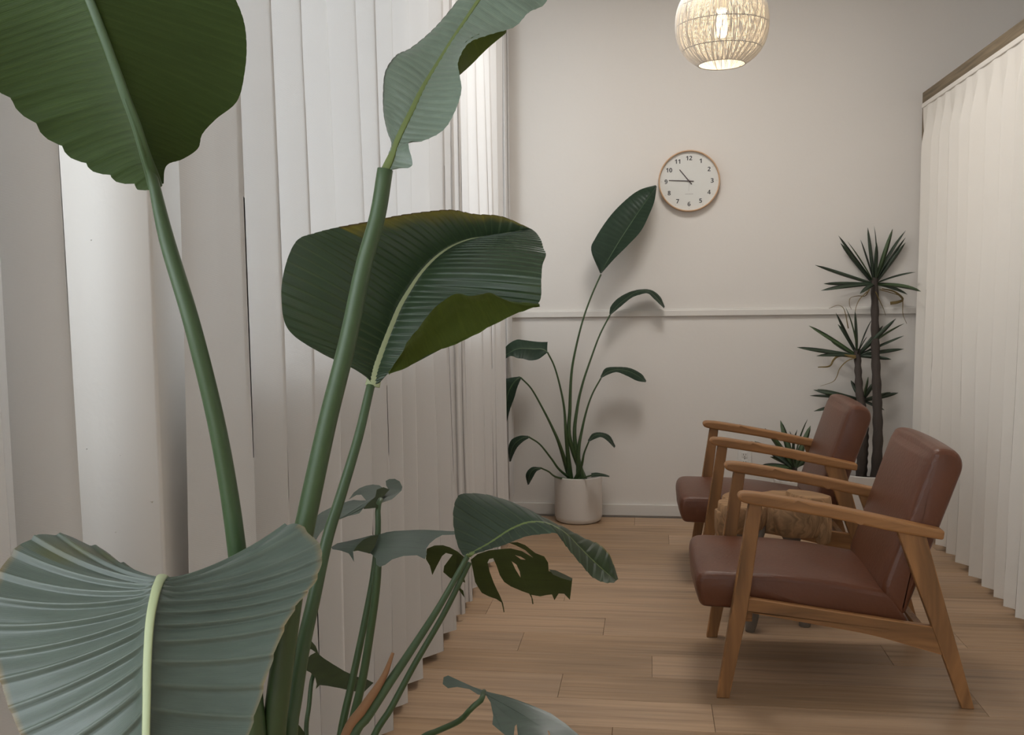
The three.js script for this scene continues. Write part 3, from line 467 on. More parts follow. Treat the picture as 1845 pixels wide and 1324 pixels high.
  monsteraLow: [[[-0.2739,0.7946,-1.4484],[-0.2743,0.7733,-1.4678],[-0.275,0.7491,-1.4895],[-0.2683,0.7248,-1.5105],[-0.2586,0.7165,-1.5174],[-0.2469,0.7096,-1.523],[-0.2399,0.7011,-1.5301],[-0.2394,0.678,-1.5495],[-0.238,0.6794,-1.5483],[-0.2375,0.6987,-1.5321],[-0.24,0.7188,-1.5149],[-0.245,0.7458,-1.4915],[-0.2482,0.7698,-1.4701],[-0.2486,0.7888,-1.4527],[-0.2447,0.796,-1.4459],[-0.2384,0.7975,-1.4443],[-0.2356,0.7824,-1.4582],[-0.2333,0.7634,-1.4753],[-0.2283,0.7491,-1.488],[-0.2189,0.7398,-1.4959],[-0.2022,0.7308,-1.5033],[-0.1911,0.7264,-1.5068],[-0.1886,0.7166,-1.5153],[-0.189,0.7014,-1.5285],[-0.1871,0.702,-1.5279],[-0.1867,0.7129,-1.5185],[-0.1878,0.7241,-1.5087],[-0.1737,0.7219,-1.5102],[-0.1634,0.7255,-1.5068],[-0.1543,0.7272,-1.505],[-0.1518,0.7131,-1.5173],[-0.1435,0.7291,-1.503],[-0.1347,0.7283,-1.5034],[-0.127,0.7137,-1.516],[-0.123,0.7376,-1.4947],[-0.1194,0.761,-1.4734],[-0.1329,0.7686,-1.4668],[-0.1545,0.777,-1.4599],[-0.1536,0.7936,-1.4444],[-0.158,0.8073,-1.4316],[-0.1707,0.8147,-1.4251],[-0.1837,0.8311,-1.4099],[-0.1947,0.8362,-1.4054],[-0.2086,0.8333,-1.4089],[-0.1976,0.8282,-1.4134],[-0.1853,0.8197,-1.421],[-0.1768,0.8063,-1.4334],[-0.1754,0.8041,-1.4354],[-0.1907,0.8171,-1.4237],[-0.2072,0.8209,-1.4208],[-0.2247,0.8178,-1.4246],[-0.2424,0.8147,-1.4283],[-0.2611,0.8069,-1.4365]],[[-0.2104,0.793,-1.4473],[-0.2036,0.7863,-1.4533],[-0.2003,0.7723,-1.4661],[-0.2005,0.7603,-1.477],[-0.2067,0.7767,-1.4623]],[[-0.2033,0.8069,-1.434],[-0.1942,0.8043,-1.436],[-0.1873,0.7984,-1.4413],[-0.195,0.7985,-1.4416]]],
  monsteraFold: [[[-0.1512,0.7879,-1.4284],[-0.1411,0.7872,-1.4286],[-0.1283,0.7797,-1.4351],[-0.1163,0.7714,-1.4424],[-0.1193,0.766,-1.4475],[-0.1326,0.7696,-1.4448],[-0.1456,0.7764,-1.4389]]],
  monsteraFront: [[[-0.2261,0.6747,-1.2301],[-0.2389,0.6772,-1.2403],[-0.2563,0.6783,-1.2419],[-0.2675,0.6776,-1.2363],[-0.2767,0.6798,-1.2451],[-0.2788,0.6834,-1.2608],[-0.2735,0.6843,-1.2656],[-0.2542,0.6813,-1.2563],[-0.2352,0.6784,-1.2469],[-0.2168,0.6761,-1.2395],[-0.1912,0.6734,-1.231],[-0.1608,0.6697,-1.2173],[-0.1263,0.666,-1.2021],[-0.1063,0.6628,-1.185],[-0.0852,0.659,-1.16],[-0.0758,0.656,-1.1335],[-0.0938,0.6533,-1.0872],[-0.1249,0.6537,-1.0828],[-0.1539,0.6561,-1.1105],[-0.1597,0.6587,-1.1376],[-0.1666,0.663,-1.1725],[-0.1683,0.6625,-1.1682],[-0.1662,0.6588,-1.1366],[-0.1794,0.6607,-1.1507],[-0.1972,0.6637,-1.1702],[-0.1989,0.6663,-1.1879],[-0.2067,0.6711,-1.2148],[-0.2151,0.6741,-1.2297]],[[-0.1272,0.6609,-1.1661],[-0.1248,0.6607,-1.1644],[-0.1193,0.6581,-1.1433],[-0.1213,0.658,-1.141]]],
  monsteraShade: [[[-0.5495,0.6431,-1.4866],[-0.5391,0.6353,-1.4809],[-0.5301,0.6263,-1.4694],[-0.521,0.6206,-1.4675],[-0.5074,0.6129,-1.4669],[-0.4873,0.6019,-1.4671],[-0.4697,0.5931,-1.4699],[-0.4534,0.5866,-1.4773],[-0.442,0.5807,-1.4785],[-0.4495,0.5761,-1.4519],[-0.4519,0.5706,-1.4292],[-0.4601,0.5793,-1.4431],[-0.4673,0.5821,-1.4395],[-0.4834,0.589,-1.4331],[-0.5004,0.5958,-1.4247],[-0.5104,0.5993,-1.4178],[-0.5128,0.5973,-1.4057],[-0.5147,0.6012,-1.416],[-0.5203,0.607,-1.4255],[-0.5299,0.6133,-1.4293],[-0.5385,0.6176,-1.4279],[-0.5433,0.6253,-1.4441],[-0.5403,0.6287,-1.4597],[-0.5353,0.6293,-1.4698],[-0.5425,0.6337,-1.471],[-0.5484,0.6361,-1.4685]]],
  monsteraDeep: [[[-0.5474,0.5444,-1.4033],[-0.5363,0.5405,-1.3952],[-0.5239,0.5351,-1.3835],[-0.5245,0.5273,-1.3623],[-0.5381,0.5288,-1.3642],[-0.5464,0.5361,-1.3823]]],
  petioleTop: [[-0.4184,0.8835,-1.4614],[-0.4172,0.8757,-1.4408],[-0.416,0.8374,-1.433],[-0.4238,0.7691,-1.4268],[-0.4384,0.6924,-1.419],[-0.4565,0.6072,-1.4101],[-0.4737,0.5271,-1.4017],[-0.4902,0.3939,-1.3894],[-0.4993,0.206,-1.374]],
  petioleMid: [[-0.4118,0.8263,-1.4024],[-0.4022,0.8148,-1.3827],[-0.4048,0.7669,-1.3787],[-0.4169,0.6975,-1.3819],[-0.4324,0.6188,-1.384],[-0.454,0.5358,-1.3849],[-0.4834,0.3938,-1.3903],[-0.495,0.206,-1.3746]],
  petioleLow: [[-0.2761,0.7902,-1.4494],[-0.3153,0.7121,-1.438],[-0.3622,0.6315,-1.4253],[-0.3964,0.5679,-1.4157],[-0.4245,0.5213,-1.4082],[-0.4604,0.4192,-1.3955],[-0.4899,0.2059,-1.3754]],
  petioleFront: [[-0.2206,0.672,-1.2459],[-0.2181,0.6768,-1.2061],[-0.2296,0.6676,-1.2037],[-0.2492,0.6426,-1.2194],[-0.2854,0.6121,-1.2524],[-0.321,0.5814,-1.2856],[-0.3956,0.5007,-1.3298],[-0.4865,0.2058,-1.3758]],
  petioleShade: [[-0.5328,0.6071,-1.4701],[-0.5349,0.5927,-1.4485],[-0.5359,0.5572,-1.4356],[-0.5369,0.5091,-1.4217],[-0.5226,0.3835,-1.4043],[-0.5018,0.206,-1.3737]],
  farTall: [[[-0.2502,1.3085,-5.0669],[-0.2546,1.3136,-5.097],[-0.2419,1.3074,-5.0173]],[[-0.2164,1.3669,-5.0761],[-0.2984,1.4282,-5.0994],[-0.1781,1.3794,-5.0318]],[[-0.165,1.4545,-5.0899],[-0.2762,1.4946,-5.1075],[-0.1055,1.4512,-5.0475]],[[-0.1137,1.5348,-5.1032],[-0.2023,1.6046,-5.1262],[-0.0402,1.5232,-5.0621]],[[-0.0549,1.6223,-5.1181],[-0.1212,1.6879,-5.1439],[0.0035,1.6101,-5.0748]],[[-0.0036,1.6952,-5.1308],[-0.0476,1.7402,-5.1583],[0.0282,1.6753,-5.0832]],[[0.0375,1.7565,-5.1412],[0.0363,1.7643,-5.172],[0.04,1.748,-5.0903]]],
  farArch: [[[-0.204,1.093,-5.1283],[-0.2096,1.0999,-5.1584],[-0.1998,1.0921,-5.0984]],[[-0.1683,1.1373,-5.1366],[-0.1991,1.1403,-5.1629],[-0.1452,1.1373,-5.1095]],[[-0.1237,1.174,-5.1457],[-0.1542,1.1847,-5.1726],[-0.0935,1.1782,-5.1199]],[[-0.0643,1.2105,-5.1569],[-0.0796,1.2182,-5.1857],[-0.0493,1.1954,-5.1275]],[[-0.005,1.2141,-5.1655],[0.0024,1.2216,-5.1975],[-0.008,1.2008,-5.1337]],[[0.0393,1.1792,-5.1692],[0.0545,1.1864,-5.2023],[0.0243,1.1721,-5.1362]],[[0.0777,1.1265,-5.1707],[0.0796,1.1335,-5.2019],[0.0757,1.1225,-5.1398]]],
  farShort: [[[-0.2528,0.7641,-5.0765],[-0.2543,0.7719,-5.1073],[-0.2484,0.7651,-5.0468]],[[-0.2203,0.7933,-5.0833],[-0.2289,0.812,-5.1138],[-0.2117,0.7838,-5.0534]],[[-0.1686,0.8075,-5.0917],[-0.1695,0.8187,-5.1228],[-0.1676,0.7951,-5.0605]],[[-0.1095,0.7978,-5.0994],[-0.1027,0.8118,-5.1317],[-0.1163,0.7752,-5.0663]],[[-0.058,0.7718,-5.1047],[-0.0434,0.7811,-5.1379],[-0.065,0.7493,-5.0717]],[[-0.0182,0.7416,-5.1081],[-0.0183,0.7463,-5.1388],[-0.021,0.7414,-5.0773]]],
  farSmall: [[[-0.316,0.4365,-5.0228],[-0.3208,0.4394,-5.0527],[-0.3112,0.4395,-4.9933]],[[-0.2865,0.4657,-5.0292],[-0.2956,0.4733,-5.0588],[-0.2775,0.4552,-4.9993]],[[-0.2497,0.4726,-5.0349],[-0.2512,0.4787,-5.0655],[-0.2483,0.4622,-5.0039]],[[-0.213,0.4543,-5.0387],[-0.2069,0.4602,-5.0704],[-0.2191,0.4441,-5.0067]],[[-0.1808,0.405,-5.0396],[-0.1789,0.4077,-5.0705],[-0.1827,0.4068,-5.0091]]],
  farBent: [[[-0.5222,0.908,-4.9882],[-0.5257,0.957,-5.042],[-0.5245,0.9019,-4.9672]],[[-0.5528,0.9231,-4.985],[-0.5655,0.9575,-5.0364],[-0.5652,0.8732,-4.9593]],[[-0.5892,0.9236,-4.9799],[-0.6097,0.9626,-5.0305],[-0.6088,0.8665,-4.9526]],[[-0.633,0.9271,-4.9739],[-0.6539,0.9691,-5.0247],[-0.6451,0.8758,-4.9481]],[[-0.6767,0.9248,-4.9676],[-0.6863,0.971,-5.0203],[-0.6742,0.8791,-4.9442]],[[-0.7205,0.9033,-4.9597],[-0.7276,0.9493,-5.0128],[-0.7104,0.8898,-4.9399]],[[-0.7717,0.86,-4.9492],[-0.7837,0.8937,-5.0007],[-0.7614,0.8568,-4.9302]]],
  farHang: [[[-0.657,0.7823,-4.9395],[-0.6668,0.7828,-4.9685],[-0.6502,0.7789,-4.9098]],[[-0.689,0.7578,-4.9331],[-0.7223,0.7747,-4.96],[-0.6705,0.7312,-4.9033]],[[-0.7182,0.707,-4.9251],[-0.7692,0.7562,-4.952],[-0.6851,0.6805,-4.8975]],[[-0.733,0.6341,-4.9176],[-0.7666,0.6458,-4.9441],[-0.707,0.6226,-4.89]],[[-0.739,0.5464,-4.9102],[-0.7581,0.55,-4.9381],[-0.7216,0.5647,-4.8836]],[[-0.745,0.5099,-4.9066],[-0.7553,0.5102,-4.9356],[-0.7361,0.5183,-4.8781]]],
  farDrop: [[[-0.6148,0.4774,-4.9024],[-0.6214,0.4789,-4.932],[-0.6111,0.4745,-4.8723]],[[-0.651,0.4677,-4.8966],[-0.6621,0.4795,-4.9262],[-0.6399,0.4575,-4.867]],[[-0.6872,0.439,-4.8893],[-0.7058,0.4596,-4.9185],[-0.6687,0.4289,-4.8608]],[[-0.7047,0.3955,-4.8835],[-0.7234,0.4129,-4.9126],[-0.6875,0.393,-4.8554]],[[-0.7092,0.3519,-4.8796],[-0.7178,0.3468,-4.9084],[-0.702,0.357,-4.8506]]],
  farTiny: [[[-0.5533,0.3181,-4.8891],[-0.5596,0.3186,-4.9186],[-0.55,0.3176,-4.8592]],[[-0.5851,0.3127,-4.8842],[-0.6032,0.3178,-4.9124],[-0.5716,0.3063,-4.8553]],[[-0.6069,0.2868,-4.8792],[-0.6323,0.2816,-4.9056],[-0.5889,0.2777,-4.8507]],[[-0.6171,0.236,-4.8739],[-0.6237,0.2273,-4.9027],[-0.6105,0.2389,-4.8447]]],
  farRim: [[[-0.2976,0.2745,-4.9424],[-0.2994,0.2793,-4.9729],[-0.2959,0.2699,-4.9119]],[[-0.2686,0.2785,-4.9468],[-0.2702,0.2818,-4.9772],[-0.267,0.2725,-4.9162]],[[-0.2324,0.2751,-4.9517],[-0.2338,0.274,-4.9818],[-0.2382,0.2721,-4.9203]],[[-0.2063,0.266,-4.9547],[-0.2061,0.2633,-4.985],[-0.2051,0.2687,-4.9247]]],
  farTallStem: [[-0.2473,1.3041,-5.067],[-0.298,1.1914,-5.0629],[-0.3431,1.0663,-5.0588],[-0.3811,0.9183,-5.0539],[-0.4044,0.7843,-5.0521],[-0.4133,0.6048,-5.0491],[-0.4147,0.4394,-5.0481],[-0.4058,0.2282,-5.0451]],
  farArchStem: [[-0.204,1.093,-5.1283],[-0.2577,0.9892,-5.1146],[-0.3026,0.8702,-5.101],[-0.3476,0.7363,-5.0863],[-0.3777,0.602,-5.0737],[-0.3902,0.4376,-5.0613],[-0.3969,0.2281,-5.0464]],
  farShortStem: [[-0.2513,0.764,-5.0767],[-0.2947,0.6852,-5.0707],[-0.3249,0.6031,-5.0664],[-0.3507,0.4983,-5.061],[-0.3708,0.3782,-5.0552],[-0.3791,0.2279,-5.0489]],
  farSmallStem: [[-0.3145,0.4364,-5.023],[-0.3393,0.3748,-5.0318],[-0.3554,0.3052,-5.0412],[-0.3672,0.2277,-5.0506]],
  farBentStem: [[-0.5222,0.9065,-4.9881],[-0.4891,0.8328,-5.0055],[-0.4618,0.7275,-5.0198],[-0.4417,0.6068,-5.0319],[-0.4333,0.4555,-5.04],[-0.4266,0.2285,-5.0422]],
  farHangStem: [[-0.657,0.7793,-4.9392],[-0.6046,0.718,-4.9644],[-0.549,0.6118,-4.9866],[-0.5001,0.5047,-5.0078],[-0.4656,0.4119,-5.0281],[-0.4385,0.2287,-5.0405]],
  farDropStem: [[-0.6148,0.4774,-4.9024],[-0.5606,0.4323,-4.9396],[-0.5058,0.3527,-4.9744],[-0.465,0.2872,-5.0082],[-0.4459,0.2213,-5.0389]],
  farTinyStem: [[-0.5533,0.3195,-4.8892],[-0.5178,0.2916,-4.9394],[-0.4785,0.2529,-4.9894],[-0.4459,0.2138,-5.0384]],
  farRimStem: [[-0.2976,0.2731,-4.9423],[-0.3219,0.2601,-4.9784],[-0.3466,0.241,-5.014],[-0.3791,0.2099,-5.0475]],
  spikyHigh: [[1.1482,1.233,-5.2294],[0.8425,1.3355,-5.1727],[0.9721,1.4455,-5.3324],[0.9537,1.4818,-5.1608],[0.9868,1.4497,-5.1068],[1.0666,1.4596,-5.1849],[1.1047,1.5215,-5.3022],[1.1354,1.5288,-5.3237],[1.1316,1.4422,-5.1211],[1.2262,1.5125,-5.2715],[1.2933,1.5024,-5.2205],[1.3702,1.4675,-5.3881],[1.3633,1.4424,-5.3883],[1.3143,1.2876,-5.0039],[1.351,1.1938,-4.9008],[1.3136,1.1792,-5.1476],[0.8726,1.2044,-5.1714],[0.8843,1.2395,-5.1686],[1.041,1.186,-5.0588],[1.2528,1.2084,-5.3437]],
  spikyMid: [[1.0478,0.8694,-5.1373],[0.8077,1.0266,-5.1326],[0.7416,0.9193,-5.0794],[0.8246,0.8792,-4.9995],[0.933,1.0923,-5.0977],[0.957,1.0316,-5.1686],[0.9634,1.1247,-5.0185],[1.0169,1.1028,-5.0491],[1.1316,1.0544,-5.2617],[1.1863,1.0212,-5.2616],[1.2143,1.0609,-5.0553],[1.3046,1.0309,-5.2655],[1.2638,0.9734,-5.0928],[1.2949,0.9005,-5.2263],[1.1981,0.8564,-5.0669],[1.0656,0.9738,-4.9957],[0.9304,0.9419,-5.2476]],
  spikyLow: [[1.078,0.6387,-5.1548],[0.8262,0.6598,-5.2093],[0.8443,0.6903,-5.2118],[0.8642,0.6933,-5.2041],[0.8234,0.5954,-5.0574],[0.9205,0.6866,-5.0332],[0.9871,0.6556,-5.2517],[1.0275,0.741,-5.1829],[1.088,0.7704,-5.0648],[1.12,0.7528,-5.0484],[1.2297,0.6772,-5.279],[1.2667,0.675,-5.3021],[1.1795,0.5952,-5.114],[1.0676,0.7449,-5.2375]],
  agave: [[0.7199,0.309,-4.9983],[0.53,0.4415,-5.0483],[0.5718,0.5201,-4.9649],[0.6585,0.5491,-5.0486],[0.7086,0.4913,-5.0833],[0.794,0.5555,-5.0558],[0.8052,0.5249,-5.0363],[0.561,0.3202,-5.0297],[0.6059,0.3647,-5.0301],[0.5218,0.322,-4.9645],[0.7223,0.5217,-4.9132],[0.6367,0.4491,-4.8754],[0.8892,0.4641,-5.0486],[0.9215,0.3661,-5.0811],[0.6135,0.2925,-4.8807]],
  curlOne: [[1.1124,1.2064,-5.1818],[1.0911,1.1746,-5.1764],[1.054,1.1751,-5.1712],[1.0168,1.165,-5.1652],[1.0115,1.133,-5.162],[1.022,1.1062,-5.1615]],
  curlTwo: [[1.0995,1.1959,-5.1691],[1.0624,1.1591,-5.1611],[1.0443,1.122,-5.1557],[1.0379,1.0901,-5.1524]],
  curlThree: [[1.1631,1.2057,-5.1788],[1.2371,1.1834,-5.1877],[1.274,1.1669,-5.1917],[1.2792,1.1348,-5.19],[1.2791,1.0816,-5.186],[1.298,1.0312,-5.1849]],
  curlFour: [[1.2207,1.1354,-5.202],[1.2579,1.1403,-5.2077],[1.2845,1.156,-5.2126],[1.2421,1.194,-5.2094],[1.1784,1.2109,-5.2016]],
  curlFive: [[1.1419,1.1953,-5.175],[1.1629,1.1471,-5.1744],[1.1787,1.1149,-5.1743],[1.1923,1.0742,-5.1732]],
  curlSix: [[1.032,0.8637,-5.0942],[0.9899,0.8484,-5.087],[0.9531,0.8119,-5.0791],[0.9372,0.7699,-5.0737],[0.9162,0.7437,-5.0688],[0.8552,0.7234,-5.0586]],
  curlSeven: [[1.032,0.869,-5.0946],[0.9533,0.8754,-5.0839],[0.9217,0.8546,-5.0778],[0.9006,0.8232,-5.0725],[0.8429,0.8187,-5.064]],
  curlEight: [[0.9977,1.0118,-5.1105],[0.9769,1.1074,-5.1147],[0.9454,1.129,-5.1118],[0.9012,1.1137,-5.1044]],
};
// ---------------------------------------------------------------- leaves
const GREEN = { top: [0.042, 0.078, 0.036], grey: [0.12, 0.17, 0.125], back: [0.052, 0.09, 0.02], dull: [0.03, 0.058, 0.034], olive: [0.11, 0.16, 0.022], deep: [0.022, 0.045, 0.012] };
const mixc = (a, b, t) => a.map((x, i) => x + (b[i] - x) * t);
function blade(st, o = {}) { // st: stations of midrib, one margin, other margin
  const { nT = 160, nS = 14, bulge = 0.1, ribs = 34, rib = 0.0008, color = GREEN.top, vein = 0.25, scallop = 0, lobes = 0, scallopTo = 1, margin, warp = 0, step = false } = o;
  const cm = curve(st.map((s) => s[0])), cl = curve(st.map((s) => s[1])), cr = curve(st.map((s) => s[2]));
  const pos = [], col = [], uv = [], idx = [], row = 2 * nS + 1;
  for (let i = 0; i <= nT; i++) {
    const t = i / nT, m = cm.getPoint(t), l = cl.getPoint(t), r = cr.getPoint(t), tg = cm.getTangent(clamp(t, 0.001, 0.999));
    if (scallop && t < scallopTo) { const out = l.clone().sub(m).normalize(); l.addScaledVector(out, scallop * (Math.abs(Math.sin(t * lobes * Math.PI)) - 0.3) * smooth(0, 0.05, t) * smooth(scallopTo, scallopTo - 0.08, t)); }
    const across = r.clone().sub(l), N = across.length() > 1e-6 ? across.clone().cross(tg).normalize() : V(0, 1, 0);
    for (let j = -nS; j <= nS; j++) {
      const s = Math.abs(j) / nS, E = j < 0 ? l : r, d = E.clone().sub(m), w = d.length();
      const ph = t * ribs, f = ph - Math.floor(ph), ridge = step ? smooth(0, 0.16, f) * (1 - 0.75 * smooth(0.1, 1, f)) + 0.25 * smooth(1, 0.9, f) : Math.sqrt(Math.max(0, Math.sin(f * Math.PI)));
      const b = (Array.isArray(bulge) ? bulge[j < 0 ? 0 : 1] : bulge);
      const p = m.clone().addScaledVector(d, s).addScaledVector(N, b * 4 * s * (1 - s) * w * 0.5 + rib * ridge * smooth(0, 0.12, s) * (1 - 0.3 * s) + warp * (fbm(t * 9 + (j < 0 ? 5 : 0), s * 3, 2) - 0.5) * s);
      pos.push(p.x, p.y, p.z); uv.push(j / nS * 0.5 + 0.5, t * 3);
      let c = color.map((x) => x * (0.92 + 0.16 * (fbm(t * 12 + 3, j * 0.13 + 40, 3) - 0.5)));
      c = mixc(c, [c[0] * 2 + 0.02, c[1] * 1.8 + 0.02, c[2] * 1.7], vein * smooth(0.12, 0.0, Math.min(f, 1 - f)) * 0.8);
      if (margin) c = margin(c, t, j / nS);
      col.push(...c);
      if (i < nT && j < nS) { const q = i * row + j + nS; idx.push(q, q + row, q + 1, q + 1, q + row, q + row + 1); }
    }
  }
  const g = new THREE.BufferGeometry();
  g.setAttribute('position', new THREE.Float32BufferAttribute(pos, 3)); g.setAttribute('color', new THREE.Float32BufferAttribute(col, 3)); g.setAttribute('uv', new THREE.Float32BufferAttribute(uv, 2)); g.setIndex(idx); g.computeVertexNormals();
  return g;
}
function cutLeaf(rings, color) { // flat lobed leaf from its outline and its holes, triangles over its own plane
  const ring = rings.map((r) => r.map((p) => V(...p))), n = V(0, 0, 0), out = ring[0];
  out.forEach((p, i) => { const q = out[(i + 1) % out.length]; n.x += (p.y - q.y) * (p.z + q.z); n.y += (p.z - q.z) * (p.x + q.x); n.z += (p.x - q.x) * (p.y + q.y); });
  n.normalize();
  const ux = V(0, 1, 0).cross(n).normalize(), uy = n.clone().cross(ux), flat = (p) => new THREE.Vector2(p.dot(ux), p.dot(uy));
  const c2 = ring.map((r) => r.map(flat)), tri = THREE.ShapeUtils.triangulateShape(c2[0], c2.slice(1)), all = ring.flat();
  let tris = tri.map((f) => f.map((i) => all[i].clone()));
  const mid = (p, q) => p.clone().add(q).multiplyScalar(0.5);
  for (let k = 0; k < 2; k++) tris = tris.flatMap(([a, b, c]) => { const ab = mid(a, b), bc = mid(b, c), ca = mid(c, a); return [[a, ab, ca], [ab, b, bc], [ca, bc, c], [ab, bc, ca]]; }); // finer, so the blade can bend
  const bb = new THREE.Box3().setFromPoints(all), size = bb.getSize(V(0, 0, 0)).length(), ctr = bb.getCenter(V(0, 0, 0));
  const pos = [], col = [], uv = [];
  for (const t of tris) for (const p of t) {
    const d = p.clone().sub(ctr), a = d.dot(ux), b = d.dot(uy), q = p.clone().addScaledVector(n, 0.001 * Math.sin(a * 60) + 0.001 * Math.cos(b * 45 + 1));
    pos.push(q.x, q.y, q.z); const f = 0.9 + 0.3 * (fbm(a * 40 + 7, b * 40 + 3, 3) - 0.5); col.push(color[0] * f, color[1] * f, color[2] * f); uv.push(a * 6, b * 6);
  }
  const g = new THREE.BufferGeometry();
  g.setAttribute('position', new THREE.Float32BufferAttribute(pos, 3)); g.setAttribute('color', new THREE.Float32BufferAttribute(col, 3)); g.setAttribute('uv', new THREE.Float32BufferAttribute(uv, 2));
  const w = mergeVertices(g, 1e-4); w.computeVertexNormals();
  return w;
}
function potted(name, label, at, o) { // a plant in its pot, standing on the floor
  const t = thing(name, label, 'plant', at, o.group), { r, h, mat = M.potWhite, taper = 1 } = o;
  mesh('pot', lathe([[0, 0], [r * 0.86 * taper, 0], [r * 0.95 * taper, 0.008], [r * taper, 0.03], [r, h - 0.004], [r - 0.003, h], [r - 0.009, h], [r - 0.012, h - 0.03], [r - 0.014, h - 0.05]], 56), mat, t);
  mesh('soil', lathe([[0, h - 0.035], [r * 0.6, h - 0.037], [r - 0.0125, h - 0.045]], 32), M.soil, t);
  const add = (n, g, m, parent) => mesh(n, parent ? g : g.translate(-at[0], -at[1], -at[2]), m, parent ?? t);
  return { t, add, at };
}
function midrib(st, r0, r1, n = 60, thick = 0.4) { // slim rib, wider than it is thick, lying in the blade
  const cm = curve(st.map((s) => s[0])), cl = curve(st.map((s) => s[1])), cr = curve(st.map((s) => s[2])), pos = [], idx = [], k = 10;
  for (let i = 0; i <= n; i++) {
    const t = Math.min(i / n, 0.985), m = cm.getPoint(t), a = cr.getPoint(t).sub(cl.getPoint(t)).normalize(), tg = cm.getTangent(clamp(t, 0.001, 0.999)), N = a.clone().cross(tg).normalize(), side = tg.clone().cross(N).normalize(), r = r0 + (r1 - r0) * t;
    for (let j = 0; j < k; j++) { const w = (j / k) * Math.PI * 2, q = m.clone().addScaledVector(side, Math.cos(w) * r).addScaledVector(N, Math.sin(w) * r * thick); pos.push(q.x, q.y, q.z); }
    if (i < n) for (let j = 0; j < k; j++) { const q = i * k + j, s = i * k + (j + 1) % k; idx.push(q, s, q + k, s, s + k, q + k); }
  }
  const g = new THREE.BufferGeometry();
  g.setAttribute('position', new THREE.Float32BufferAttribute(pos, 3)); g.setIndex(idx); g.computeVertexNormals();
  return g;
}
const brown = (from, to, amount, tint = [0.16, 0.10, 0.03]) => (c, t, s) => (t > from && t < to && (s < 0) === (amount < 0) ? mixc(c, tint, smooth(0.88 - 0.1 * noise(t * 20, 4), 1, Math.abs(s)) * Math.abs(amount)) : c);

